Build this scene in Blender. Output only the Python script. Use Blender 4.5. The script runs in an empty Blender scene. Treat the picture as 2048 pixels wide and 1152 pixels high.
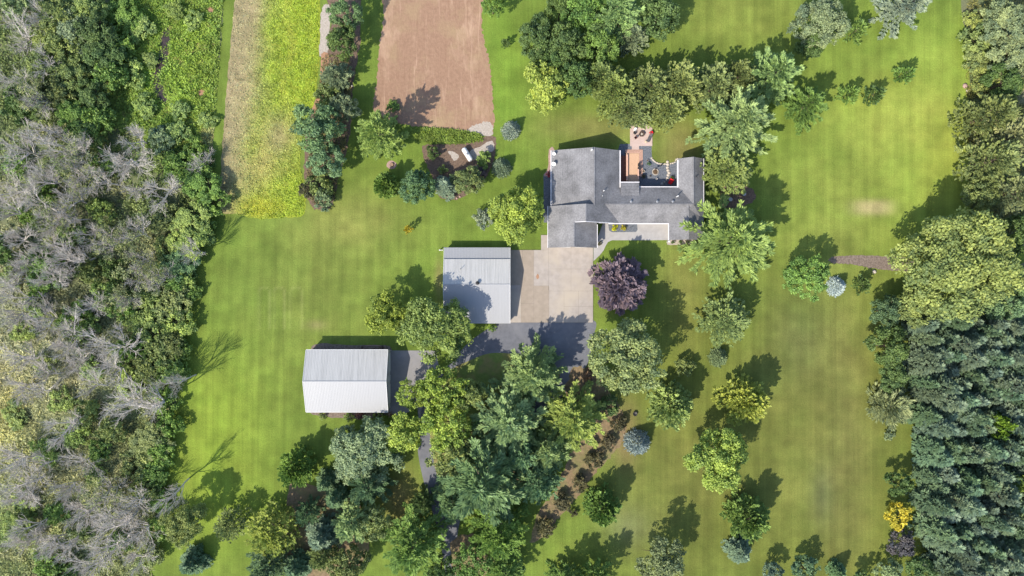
import bpy, bmesh, math, random
import numpy as np
from mathutils import Vector, Matrix
from mathutils.geometry import tessellate_polygon

# ------------------------------------------------------------------ camera, sky, sun, exposure
SC = bpy.context.scene
COL = SC.collection
H = 135.0                                   # flying height of the camera, metres
cam_d = bpy.data.cameras.new('camera')
cam_d.sensor_width = 36.0
cam_d.lens = 36.0 * 1350.0 / 2048.0
cam_d.clip_start = 1.0
cam_d.clip_end = 5000.0
cam = bpy.data.objects.new('camera', cam_d)
cam.location = (0, 0, H)
cam.rotation_euler = (0, 0, 0)
COL.objects.link(cam)
SC.camera = cam

SUN_D = Vector((0.72, 0.75, -1.0)).normalized()
world = bpy.data.worlds.new('World')
SC.world = world
world.use_nodes = True
wn = world.node_tree.nodes
wn.clear()
sky = wn.new('ShaderNodeTexSky')
sky.sky_type = 'NISHITA'
sky.sun_disc = False
sky.sun_elevation = math.asin(-SUN_D.z)
sky.sun_rotation = math.atan2(-SUN_D.x, -SUN_D.y)
bg = wn.new('ShaderNodeBackground')
bg.inputs[1].default_value = 0.15
wo = wn.new('ShaderNodeOutputWorld')
world.node_tree.links.new(sky.outputs[0], bg.inputs[0])
world.node_tree.links.new(bg.outputs[0], wo.inputs[0])

sun_d = bpy.data.lights.new('sun', 'SUN')
sun_d.energy = 3.6
sun_d.angle = math.radians(0.5)
sun_d.color = (1.0, 0.93, 0.80)
sun = bpy.data.objects.new('sun', sun_d)
sun.rotation_euler = SUN_D.to_track_quat('-Z', 'Y').to_euler()
sun.location = (-80, -80, 120)
COL.objects.link(sun)

SC.view_settings.view_transform = 'Standard'
SC.view_settings.look = 'None'
SC.view_settings.exposure = 0.98
SC.view_settings.gamma = 1.0
SC.render.engine = 'CYCLES'
SC.cycles.max_bounces = 6
SC.cycles.diffuse_bounces = 3
SC.cycles.transmission_bounces = 3
SC.cycles.transparent_max_bounces = 4

random.seed(7)
RNG = np.random.default_rng(7)

# ------------------------------------------------------------------ helpers
def W(px, py, h=0.0):
    """a point of the photo, at height h, as a place in the world"""
    k = 0.1 * (1 - h / H)
    return ((px - 1024) * k, (576 - py) * k, h)

def tag(o, label=None, cat=None, group=None, kind=None):
    if label: o['label'] = label
    if cat: o['category'] = cat
    if group: o['group'] = group
    if kind: o['kind'] = kind
    return o

def thing(name, label, cat, loc=(0, 0, 0), rz=0.0, group=None):
    o = bpy.data.objects.new(name, None)
    o.empty_display_size = 0.5
    o.location = loc
    o.rotation_euler = (0, 0, rz)
    COL.objects.link(o)
    return tag(o, label, cat, group)

def link_mesh(name, me, parent=None, loc=None):
    o = bpy.data.objects.new(name, me)
    COL.objects.link(o)
    if parent is not None: o.parent = parent
    if loc is not None: o.location = loc
    return o

class MB:
    """collects faces for ONE mesh"""
    def __init__(s): s.v = []; s.f = []
    def poly(s, pts):
        i = len(s.v); s.v += [tuple(p) for p in pts]; s.f.append(tuple(range(i, i + len(pts))))
    def box(s, x0, x1, y0, y1, z0, z1):
        i = len(s.v)
        s.v += [(x0,y0,z0),(x1,y0,z0),(x1,y1,z0),(x0,y1,z0),(x0,y0,z1),(x1,y0,z1),(x1,y1,z1),(x0,y1,z1)]
        s.f += [(i+3,i+2,i+1,i),(i+4,i+5,i+6,i+7),(i,i+1,i+5,i+4),(i+1,i+2,i+6,i+5),(i+2,i+3,i+7,i+6),(i+3,i,i+4,i+7)]
        return s
    def obox(s, c, ax, L, Wd, z0, z1):
        """box round centre c, long axis ax (2d angle)"""
        i = len(s.v); ca, sa = math.cos(ax), math.sin(ax)
        for z in (z0, z1):
            for a, b in ((-1,-1),(1,-1),(1,1),(-1,1)):
                s.v.append((c[0]+a*L/2*ca-b*Wd/2*sa, c[1]+a*L/2*sa+b*Wd/2*ca, z))
        s.f += [(i+3,i+2,i+1,i),(i+4,i+5,i+6,i+7),(i,i+1,i+5,i+4),(i+1,i+2,i+6,i+5),(i+2,i+3,i+7,i+6),(i+3,i,i+4,i+7)]
        return s
    def slab(s, pts, th):
        """planar polygon with thickness th straight down; pts counter-clockwise from above"""
        a = [Vector(p) for p in pts]
        n = len(a); i = len(s.v)
        s.v += [tuple(p) for p in a] + [(p.x, p.y, p.z - th) for p in a]
        s.f.append(tuple(range(i, i+n))); s.f.append(tuple(range(i+2*n-1, i+n-1, -1)))
        for k in range(n):
            j = (k+1) % n
            s.f.append((i+k, i+n+k, i+n+j, i+j))
        return s
    def tube(s, p0, p1, r0, r1, n=8, caps=True):
        p0 = Vector(p0); p1 = Vector(p1); d = (p1-p0).normalized()
        u = d.orthogonal().normalized(); w = d.cross(u); i = len(s.v)
        for p, r in ((p0, r0), (p1, r1)):
            for k in range(n):
                a = 2*math.pi*k/n
                s.v.append(tuple(p + (u*math.cos(a) + w*math.sin(a))*r))
        for k in range(n):
            j = (k+1) % n
            s.f.append((i+k, i+j, i+n+j, i+n+k))
        if caps:
            s.f.append(tuple(range(i+n-1, i-1, -1))); s.f.append(tuple(range(i+n, i+2*n)))
        return s
    def lathe(s, prof, c=(0,0,0), n=20, sx=1.0, sy=1.0):
        i = len(s.v)
        for r, z in prof:
            for k in range(n):
                a = 2*math.pi*k/n
                s.v.append((c[0]+r*sx*math.cos(a), c[1]+r*sy*math.sin(a), c[2]+z))
        for q in range(len(prof)-1):
            for k in range(n):
                j = (k+1) % n
                s.f.append((i+q*n+k, i+q*n+j, i+(q+1)*n+j, i+(q+1)*n+k))
        s.f.append(tuple(range(i+n-1, i-1, -1)))
        m = i + (len(prof)-1)*n
        s.f.append(tuple(range(m, m+n)))
        return s
    def rock(s, c, rx, ry, rz, seed=0):
        rr = random.Random(seed); bm = bmesh.new()
        bmesh.ops.create_icosphere(bm, subdivisions=2, radius=1)
        ph = [Vector((rr.uniform(-1,1), rr.uniform(-1,1), rr.uniform(-1,1))) for _ in range(5)]
        i = len(s.v)
        for v in bm.verts:
            k = 1 + 0.12*sum(math.sin(3*v.co.dot(p)+q) for q, p in enumerate(ph))/2
            s.v.append((c[0]+v.co.x*rx*k, c[1]+v.co.y*ry*k, c[2]+max(v.co.z, -0.4)*rz*k))
        for f in bm.faces: s.f.append(tuple(i+v.index for v in f.verts))
        bm.free(); return s
    def build(s, name, mat, parent=None, smooth=False, loc=None):
        me = bpy.data.meshes.new(name)
        me.from_pydata(s.v, [], s.f); me.update()
        if mat: me.materials.append(mat)
        if smooth: me.polygons.foreach_set('use_smooth', [True]*len(me.polygons))
        return link_mesh(name, me, parent, loc)

# ------------------------------------------------------------------ materials
def nodes(name):
    m = bpy.data.materials.new(name); m.use_nodes = True
    nt = m.node_tree; b = nt.nodes['Principled BSDF']
    return m, nt, b

ALB = 0.80                                  # measured colours to albedo at this exposure
def mat(name, c1, c2=None, scale=1.0, rough=0.8, detail=6.0, bump=0.0, bscale=None, metal=0.0, spec=0.3, c3=None, scale3=0.12, stretch=None, lo=0.35, hi=0.65):
    """plain procedural surface: two colours mixed by fine noise, a third by broad noise"""
    m, nt, b = nodes(name); N = nt.nodes; L = nt.links
    b.inputs['Roughness'].default_value = rough
    b.inputs['Metallic'].default_value = metal
    b.inputs['Specular IOR Level'].default_value = spec
    c2 = c2 or tuple(x*0.8 for x in c1)
    c1 = tuple(x*ALB for x in c1); c2 = tuple(x*ALB for x in c2); c3 = tuple(x*ALB for x in c3) if c3 else None
    tc = N.new('ShaderNodeTexCoord'); src = tc.outputs['Object']
    if stretch:
        mp = N.new('ShaderNodeMapping'); mp.inputs['Scale'].default_value = stretch
        L.new(src, mp.inputs[0]); src = mp.outputs[0]
    def noise(sc, det):
        n = N.new('ShaderNodeTexNoise'); n.inputs['Scale'].default_value = sc; n.inputs['Detail'].default_value = det
        n.inputs['Roughness'].default_value = 0.6
        L.new(src, n.inputs['Vector']); return n
    def ramp(o, a, d):
        r = N.new('ShaderNodeMapRange'); r.inputs[1].default_value = a; r.inputs[2].default_value = d
        L.new(o, r.inputs[0]); return r.outputs[0]
    n1 = noise(scale, detail)
    mx = N.new('ShaderNodeMix'); mx.data_type = 'RGBA'
    L.new(ramp(n1.outputs['Fac'], lo, hi), mx.inputs[0])
    mx.inputs[6].default_value = (*c1, 1); mx.inputs[7].default_value = (*c2, 1)
    out = mx.outputs[2]
    if c3:
        n3 = noise(scale3, 4); m3 = N.new('ShaderNodeMix'); m3.data_type = 'RGBA'
        L.new(ramp(n3.outputs['Fac'], 0.45, 0.7), m3.inputs[0]); L.new(out, m3.inputs[6]); m3.inputs[7].default_value = (*c3, 1)
        out = m3.outputs[2]
    L.new(out, b.inputs['Base Color'])
    if bump:
        bp = N.new('ShaderNodeBump'); bp.inputs['Strength'].default_value = bump; bp.inputs['Distance'].default_value = 0.1
        nb = noise(bscale or scale*2, 5); L.new(nb.outputs['Fac'], bp.inputs['Height']); L.new(bp.outputs[0], b.inputs['Normal'])
    return m

def attr_mat(name, bump=0.5, scales=(0.9, 6.0), amp=(0.35, 0.45), stripes=0.0):
    """ground whose colour zones are stored per vertex; broken up by noise"""
    m, nt, b = nodes(name); N = nt.nodes; L = nt.links
    b.inputs['Roughness'].default_value = 0.9; b.inputs['Specular IOR Level'].default_value = 0.15
    a = N.new('ShaderNodeAttribute'); a.attribute_name = 'Col'
    tc = N.new('ShaderNodeTexCoord')
    out = a.outputs['Color']
    def mul(fac_socket, lo, hi, cur, tint=(1, 1, 1)):
        r = N.new('ShaderNodeMapRange'); r.inputs[1].default_value = 0.3; r.inputs[2].default_value = 0.7
        r.inputs[3].default_value = lo; r.inputs[4].default_value = hi; L.new(fac_socket, r.inputs[0])
        v = N.new('ShaderNodeVectorMath'); v.operation = 'SCALE'; L.new(cur, v.inputs[0]); L.new(r.outputs[0], v.inputs['Scale'])
        return v.outputs[0]
    n0 = N.new('ShaderNodeTexNoise'); n0.inputs['Scale'].default_value = 0.16; n0.inputs['Detail'].default_value = 7; n0.inputs['Roughness'].default_value = 0.65
    L.new(tc.outputs['Object'], n0.inputs['Vector'])
    # drift of hue between yellowish and deep green
    mxh = N.new('ShaderNodeMix'); mxh.data_type = 'RGBA'; mxh.blend_type = 'MULTIPLY'; mxh.inputs[0].default_value = 1
    rh = N.new('ShaderNodeMapRange'); rh.inputs[1].default_value = 0.35; rh.inputs[2].default_value = 0.65; L.new(n0.outputs['Fac'], rh.inputs[0])
    mc = N.new('ShaderNodeMix'); mc.data_type = 'RGBA'; L.new(rh.outputs[0], mc.inputs[0])
    mc.inputs[6].default_value = (0.92, 0.97, 0.92, 1); mc.inputs[7].default_value = (1.06, 1.02, 1.05, 1)
    L.new(out, mxh.inputs[6]); L.new(mc.outputs[2], mxh.inputs[7]); out = mxh.outputs[2]
    for sc, am in zip(scales, amp):
        n = N.new('ShaderNodeTexNoise'); n.inputs['Scale'].default_value = sc; n.inputs['Detail'].default_value = 5
        n.inputs['Roughness'].default_value = 0.7
        L.new(tc.outputs['Object'], n.inputs['Vector'])
        out = mul(n.outputs['Fac'], 1-am/2, 1+am/2, out)
    if stripes:
        mp = N.new('ShaderNodeMapping'); mp.inputs['Scale'].default_value = (0.75, 0.012, 1); L.new(tc.outputs['Object'], mp.inputs[0])
        n = N.new('ShaderNodeTexNoise'); n.inputs['Scale'].default_value = 1; n.inputs['Detail'].default_value = 3; L.new(mp.outputs[0], n.inputs['Vector'])
        out = mul(n.outputs['Fac'], 1-stripes/2, 1+stripes/2, out)
        mp = N.new('ShaderNodeMapping'); mp.inputs['Scale'].default_value = (2.4, 0.05, 1); L.new(tc.outputs['Object'], mp.inputs[0])
        n = N.new('ShaderNodeTexNoise'); n.inputs['Scale'].default_value = 1; n.inputs['Detail'].default_value = 3; L.new(mp.outputs[0], n.inputs['Vector'])
        out = mul(n.outputs['Fac'], 1-stripes/2.5, 1+stripes/2.5, out)
        mp = N.new('ShaderNodeMapping'); mp.inputs['Scale'].default_value = (0.05, 0.9, 1); L.new(tc.outputs['Object'], mp.inputs[0])
        n = N.new('ShaderNodeTexNoise'); n.inputs['Scale'].default_value = 1; n.inputs['Detail'].default_value = 2; L.new(mp.outputs[0], n.inputs['Vector'])
        out = mul(n.outputs['Fac'], 1-stripes/8, 1+stripes/8, out)
    L.new(out, b.inputs['Base Color'])
    bp = N.new('ShaderNodeBump'); bp.inputs['Strength'].default_value = bump; bp.inputs['Distance'].default_value = 0.15
    n = N.new('ShaderNodeTexNoise'); n.inputs['Scale'].default_value = 3.5; n.inputs['Detail'].default_value = 6; L.new(tc.outputs['Object'], n.inputs['Vector'])
    L.new(n.outputs['Fac'], bp.inputs['Height']); L.new(bp.outputs[0], b.inputs['Normal'])
    return m

def leaf_mat(name, use_attr_col=False, transl=0.22, warm=(1.15, 1.07, 0.85), cool=(0.78, 0.88, 0.95)):
    """leaves: colour of the plant (object colour, or per-face colour) varied leaf by leaf"""
    m, nt, b = nodes(name); N = nt.nodes; L = nt.links
    if use_attr_col:
        src = N.new('ShaderNodeAttribute'); src.attribute_name = 'Col'; c = src.outputs['Color']
    else:
        src = N.new('ShaderNodeObjectInfo'); c = src.outputs['Color']
    v = N.new('ShaderNodeAttribute'); v.attribute_name = 'v'
    mc = N.new('ShaderNodeMix'); mc.data_type = 'RGBA'; L.new(v.outputs['Fac'], mc.inputs[0])
    mc.inputs[6].default_value = (*[x*0.80 for x in cool], 1); mc.inputs[7].default_value = (*[x*1.42 for x in warm], 1)
    mx = N.new('ShaderNodeMix'); mx.data_type = 'RGBA'; mx.blend_type = 'MULTIPLY'; mx.inputs[0].default_value = 1
    L.new(c, mx.inputs[6]); L.new(mc.outputs[2], mx.inputs[7])
    L.new(mx.outputs[2], b.inputs['Base Color'])
    b.inputs['Roughness'].default_value = 0.55; b.inputs['Specular IOR Level'].default_value = 0.25
    t = N.new('ShaderNodeBsdfTranslucent'); L.new(mx.outputs[2], t.inputs[0])
    ms = N.new('ShaderNodeMixShader'); ms.inputs[0].default_value = transl
    L.new(b.outputs[0], ms.inputs[1]); L.new(t.outputs[0], ms.inputs[2])
    L.new(ms.outputs[0], N['Material Output'].inputs[0])
    return m

M_LEAF = leaf_mat('leaf')
M_NEEDLE = leaf_mat('needles', transl=0.14, warm=(1.16, 1.08, 0.88), cool=(0.75, 0.85, 0.95))
M_COVER = leaf_mat('ground_leaves', True)
M_BARK = mat('bark', (0.16, 0.12, 0.09), (0.09, 0.07, 0.05), 6)
M_DEAD = mat('dead_bark', (0.76, 0.70, 0.65), (0.54, 0.495, 0.45), 3, c3=(0.54, 0.50, 0.42), scale3=0.3)
M_LAWN = attr_mat('lawn_grass', 0.35, (0.7, 4.5), (0.20, 0.44), 0.17)
M_CROP = attr_mat('crop', 0.7, (0.6, 3.2), (0.25, 0.5))
M_DIRT = None
M_MULCH = mat('bark_mulch', (0.22, 0.15, 0.105), (0.11, 0.075, 0.055), 3.0, 0.95, 7, 0.8, 8)
M_MULCHP = mat('pale_mulch', (0.26, 0.205, 0.165), (0.14, 0.105, 0.085), 2.5, 0.95, 7, 0.8, 8)
M_LITTER = mat('needle_litter', (0.30, 0.21, 0.12), (0.17, 0.125, 0.07), 1.6, 0.95, 7, 0.6, 6, c3=(0.19, 0.19, 0.07), scale3=0.25)
M_ISLAND = mat('patchy_turf', (0.20, 0.26, 0.06), (0.15, 0.205, 0.05), 1.5, 0.95, 7, 0.5, 6, c3=(0.30, 0.21, 0.10), scale3=0.22)  # green turf broken by random brown litter patches
M_WOODFLOOR = mat('wood_floor', (0.15, 0.18, 0.075), (0.09, 0.12, 0.05), 0.8, 0.95, 8, 0.8, 4, c3=(0.20, 0.19, 0.11), scale3=0.08)
M_ASPH = mat('asphalt', (0.165, 0.168, 0.19), (0.13, 0.133, 0.152), 1.2, 0.85, 8, 0.2, 20, c3=(0.21, 0.21, 0.225), scale3=0.12)
M_ASPHP = mat('worn_asphalt', (0.29, 0.28, 0.295), (0.235, 0.23, 0.245), 1.0, 0.85, 8, 0.2, 20, c3=(0.27, 0.255, 0.25), scale3=0.15)
M_CONC = mat('concrete', (0.415, 0.365, 0.325), (0.345, 0.30, 0.265), 0.9, 0.85, 8, 0.1, 12, c3=(0.45, 0.385, 0.31), scale3=0.13)
M_CONCG = mat('grey_concrete', (0.42, 0.40, 0.385), (0.36, 0.34, 0.33), 1.0, 0.85, 8, 0.1, 12)
M_CONCT = mat('tan_concrete', (0.365, 0.30, 0.24), (0.31, 0.255, 0.20), 0.9, 0.85, 8, 0.1, 12)
M_JOINT = mat('joint', (0.27, 0.22, 0.18), (0.2, 0.165, 0.14), 4)
M_PATIO = mat('pink_concrete', (0.55, 0.42, 0.37), (0.49, 0.37, 0.32), 1.2, 0.85, 8)
M_GRAVELB = mat('blue_grey_gravel', (0.19, 0.205, 0.23), (0.085, 0.095, 0.115), 4.5, 0.9, 8, 0.8, 9)
M_GRAVELW = mat('pale_gravel', (0.50, 0.44, 0.38), (0.34, 0.29, 0.24), 3.5, 0.9, 8, 0.8, 8)
M_CREEK = mat('black_mud', (0.035, 0.03, 0.03), (0.07, 0.05, 0.045), 1.2, 0.35, 6)
M_SOILR = mat('bare_soil', (0.40, 0.22, 0.13), (0.30, 0.17, 0.10), 2.0)

def dirt_mat():
    m, nt, b = nodes('tilled_soil'); N = nt.nodes; L = nt.links
    b.inputs['Roughness'].default_value = 0.95; b.inputs['Specular IOR Level'].default_value = 0.1
    tc = N.new('ShaderNodeTexCoord')
    def noise(scale, det, st=None, dist=0.0):
        src = tc.outputs['Object']
        if st:
            mp = N.new('ShaderNodeMapping'); mp.inputs['Scale'].default_value = st; mp.inputs['Rotation'].default_value = (0, 0, 0.06); L.new(src, mp.inputs[0]); src = mp.outputs[0]
        n = N.new('ShaderNodeTexNoise'); n.inputs['Scale'].default_value = scale; n.inputs['Detail'].default_value = det; n.inputs['Roughness'].default_value = 0.7; n.inputs['Distortion'].default_value = dist
        L.new(src, n.inputs['Vector']); return n.outputs['Fac']
    def mix(cur, col, fac, lo, hi):
        r = N.new('ShaderNodeMapRange'); r.inputs[1].default_value = lo; r.inputs[2].default_value = hi; L.new(fac, r.inputs[0])
        x = N.new('ShaderNodeMix'); x.data_type = 'RGBA'; L.new(r.outputs[0], x.inputs[0])
        if isinstance(cur, tuple): x.inputs[6].default_value = (*cur, 1)
        else: L.new(cur, x.inputs[6])
        x.inputs[7].default_value = (*col, 1); return x.outputs[2]
    c = mix((0.285, 0.178, 0.119), (0.215, 0.130, 0.086), noise(1.6, 8), 0.35, 0.7)
    c = mix(c, (0.290, 0.205, 0.120), noise(0.11, 5), 0.48, 0.68)       # thin weeds and clay
    c = mix(c, (0.40, 0.27, 0.185), noise(0.16, 4, (1.0, 0.45, 1)), 0.54, 0.74)   # dry pale scrapes
    c = mix(c, (0.37, 0.245, 0.17), noise(1.0, 4, (1.3, 0.09, 1), 0.8), 0.57, 0.74)   # wheel tracks
    c = mix(c, (0.205, 0.118, 0.078), noise(1.0, 5, (1.9, 0.16, 1), 1.0), 0.56, 0.78)
    L.new(c, b.inputs['Base Color'])
    bp = N.new('ShaderNodeBump'); bp.inputs['Strength'].default_value = 0.7; bp.inputs['Distance'].default_value = 0.12
    L.new(noise(2.2, 8, (1.3, 0.6, 1)), bp.inputs['Height']); L.new(bp.outputs[0], b.inputs['Normal'])
    return m
M_DIRT = dirt_mat()

def shingle_mat():
    m, nt, b = nodes('asphalt_shingle'); N = nt.nodes; L = nt.links
    b.inputs['Roughness'].default_value = 0.9; b.inputs['Specular IOR Level'].default_value = 0.2
    tc = N.new('ShaderNodeTexCoord')
    n1 = N.new('ShaderNodeTexNoise'); n1.inputs['Scale'].default_value = 3.2; n1.inputs['Detail'].default_value = 7; n1.inputs['Roughness'].default_value = 0.75
    L.new(tc.outputs['Object'], n1.inputs['Vector'])
    cr = N.new('ShaderNodeValToRGB'); cr.color_ramp.elements[0].position = 0.3; cr.color_ramp.elements[1].position = 0.72
    cr.color_ramp.elements[0].color = (0.112, 0.110, 0.113, 1); cr.color_ramp.elements[1].color = (0.232, 0.226, 0.232, 1)
    L.new(n1.outputs['Fac'], cr.inputs[0])
    n2 = N.new('ShaderNodeTexNoise'); n2.inputs['Scale'].default_value = 0.35; n2.inputs['Detail'].default_value = 4
    L.new(tc.outputs['Object'], n2.inputs['Vector'])
    r = N.new('ShaderNodeMapRange'); r.inputs[1].default_value = 0.3; r.inputs[2].default_value = 0.7; r.inputs[3].default_value = 0.74; r.inputs[4].default_value = 1.24
    L.new(n2.outputs['Fac'], r.inputs[0])
    v = N.new('ShaderNodeVectorMath'); v.operation = 'SCALE'; L.new(cr.outputs[0], v.inputs[0]); L.new(r.outputs[0], v.inputs['Scale'])
    wv = N.new('ShaderNodeTexWave'); wv.bands_direction = 'Z'; wv.inputs['Scale'].default_value = 2.6; wv.inputs['Distortion'].default_value = 1.5; wv.inputs['Detail'].default_value = 3
    L.new(tc.outputs['Object'], wv.inputs['Vector'])
    r2 = N.new('ShaderNodeMapRange'); r2.inputs[3].default_value = 0.92; r2.inputs[4].default_value = 1.06; L.new(wv.outputs['Fac'], r2.inputs[0])
    v2 = N.new('ShaderNodeVectorMath'); v2.operation = 'SCALE'; L.new(v.outputs[0], v2.inputs[0]); L.new(r2.outputs[0], v2.inputs['Scale'])
    L.new(v2.outputs[0], b.inputs['Base Color'])
    bp = N.new('ShaderNodeBump'); bp.inputs['Strength'].default_value = 0.4; bp.inputs['Distance'].default_value = 0.05
    L.new(n1.outputs['Fac'], bp.inputs['Height']); L.new(bp.outputs[0], b.inputs['Normal'])
    return m
M_SHINGLE = shingle_mat()

def metal_roof_mat(name, base, dirt, dirt_amt):
    """painted ribbed sheet with dirt that has run down the slope (along y)"""
    m, nt, b = nodes(name); N = nt.nodes; L = nt.links
    b.inputs['Roughness'].default_value = 0.45; b.inputs['Specular IOR Level'].default_value = 0.4
    tc = N.new('ShaderNodeTexCoord')
    mp = N.new('ShaderNodeMapping'); mp.inputs['Scale'].default_value = (3.4, 0.16, 0.1); L.new(tc.outputs['Object'], mp.inputs[0])
    n = N.new('ShaderNodeTexNoise'); n.inputs['Scale'].default_value = 1.0; n.inputs['Detail'].default_value = 6; n.inputs['Roughness'].default_value = 0.75
    L.new(mp.outputs[0], n.inputs['Vector'])
    r = N.new('ShaderNodeMapRange'); r.inputs[1].default_value = 0.42; r.inputs[2].default_value = 0.8; r.inputs[4].default_value = dirt_amt
    L.new(n.outputs['Fac'], r.inputs[0])
    mx = N.new('ShaderNodeMix'); mx.data_type = 'RGBA'; L.new(r.outputs[0], mx.inputs[0])
    mx.inputs[6].default_value = (*base, 1); mx.inputs[7].default_value = (*dirt, 1)
    L.new(mx.outputs[2], b.inputs['Base Color'])
    return m
M_ROOFW = metal_roof_mat('white_metal_sheet', (0.288, 0.289, 0.298), (0.23, 0.232, 0.238), 0.4)  # base darkened to offset full sun on the south slopes
M_ROOFD = metal_roof_mat('weathered_shade_slope_sheet', (0.45, 0.438, 0.420), (0.25, 0.245, 0.235), 0.8)  # north slopes: lighter base offsets their shade, streaks are dirt
M_WHITE = mat('white_paint', (0.80, 0.79, 0.78), (0.72, 0.71, 0.70), 2, 0.5)
M_TRIM = mat('white_gutter', (0.82, 0.79, 0.80), (0.76, 0.73, 0.74), 2, 0.45)
M_SIDING = mat('siding', (0.55, 0.52, 0.47), (0.50, 0.47, 0.42), 3, 0.7)
M_BARNWALL = mat('barn_wall', (0.68, 0.67, 0.64), (0.6, 0.59, 0.56), 2, 0.5)
M_GLASS = mat('window_glass', (0.03, 0.04, 0.05), (0.05, 0.06, 0.08), 1, 0.08, spec=0.6)
M_DARK = mat('dark_metal', (0.03, 0.03, 0.035), (0.05, 0.045, 0.045), 5, 0.5)
M_GREY = mat('grey_metal', (0.35, 0.36, 0.38), (0.28, 0.29, 0.31), 5, 0.4, metal=0.3)
M_RED = mat('red_paint', (0.62, 0.02, 0.03), (0.50, 0.015, 0.02), 3, 0.4)
M_DECK = mat('deck_board', (0.66, 0.42, 0.27), (0.56, 0.35, 0.22), 2.5, 0.7, stretch=(6, 0.5, 1))
M_DECKT = mat('deck_trim', (0.70, 0.42, 0.31), (0.60, 0.36, 0.26), 2.5, 0.7)
M_RISER = mat('deck_riser', (0.26, 0.105, 0.07), (0.20, 0.08, 0.055), 2.5, 0.8)
M_STONE = mat('cream_stone', (0.58, 0.51, 0.42), (0.45, 0.39, 0.32), 3, 0.85, bump=0.4)
M_STONEG = mat('grey_stone', (0.34, 0.32, 0.30), (0.24, 0.23, 0.21), 3, 0.85, bump=0.4)
M_STONEP = mat('pinkish_stone', (0.45, 0.30, 0.26), (0.33, 0.22, 0.19), 3, 0.85)
M_SOIL = mat('planting_soil', (0.14, 0.085, 0.045), (0.09, 0.055, 0.03), 6)
M_CHAR = mat('charcoal_cloth', (0.07, 0.07, 0.08), (0.10, 0.10, 0.11), 8)
M_STUMP = mat('cut_wood', (0.36, 0.24, 0.16), (0.25, 0.16, 0.10), 5)

# ------------------------------------------------------------------ the ground: one sheet, colour zones per vertex
def gauss(px, py, cx, cy, rx, ry, p=2.0):
    return np.exp(-(np.abs((px-cx)/rx)**p + np.abs((py-cy)/ry)**p))

def vnoise(x, y, sc, seed):
    """cheap smooth value noise"""
    r = np.random.default_rng(seed); T = r.random((64, 64))
    u = (x*sc) % 64; v = (y*sc) % 64
    i = np.floor(u).astype(int); j = np.floor(v).astype(int); fu = u-i; fv = v-j
    fu = fu*fu*(3-2*fu); fv = fv*fv*(3-2*fv)
    i1 = (i+1) % 64; j1 = (j+1) % 64; i %= 64; j %= 64
    return (T[i, j]*(1-fu)*(1-fv) + T[i1, j]*fu*(1-fv) + T[i, j1]*(1-fu)*fv + T[i1, j1]*fu*fv)

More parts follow.
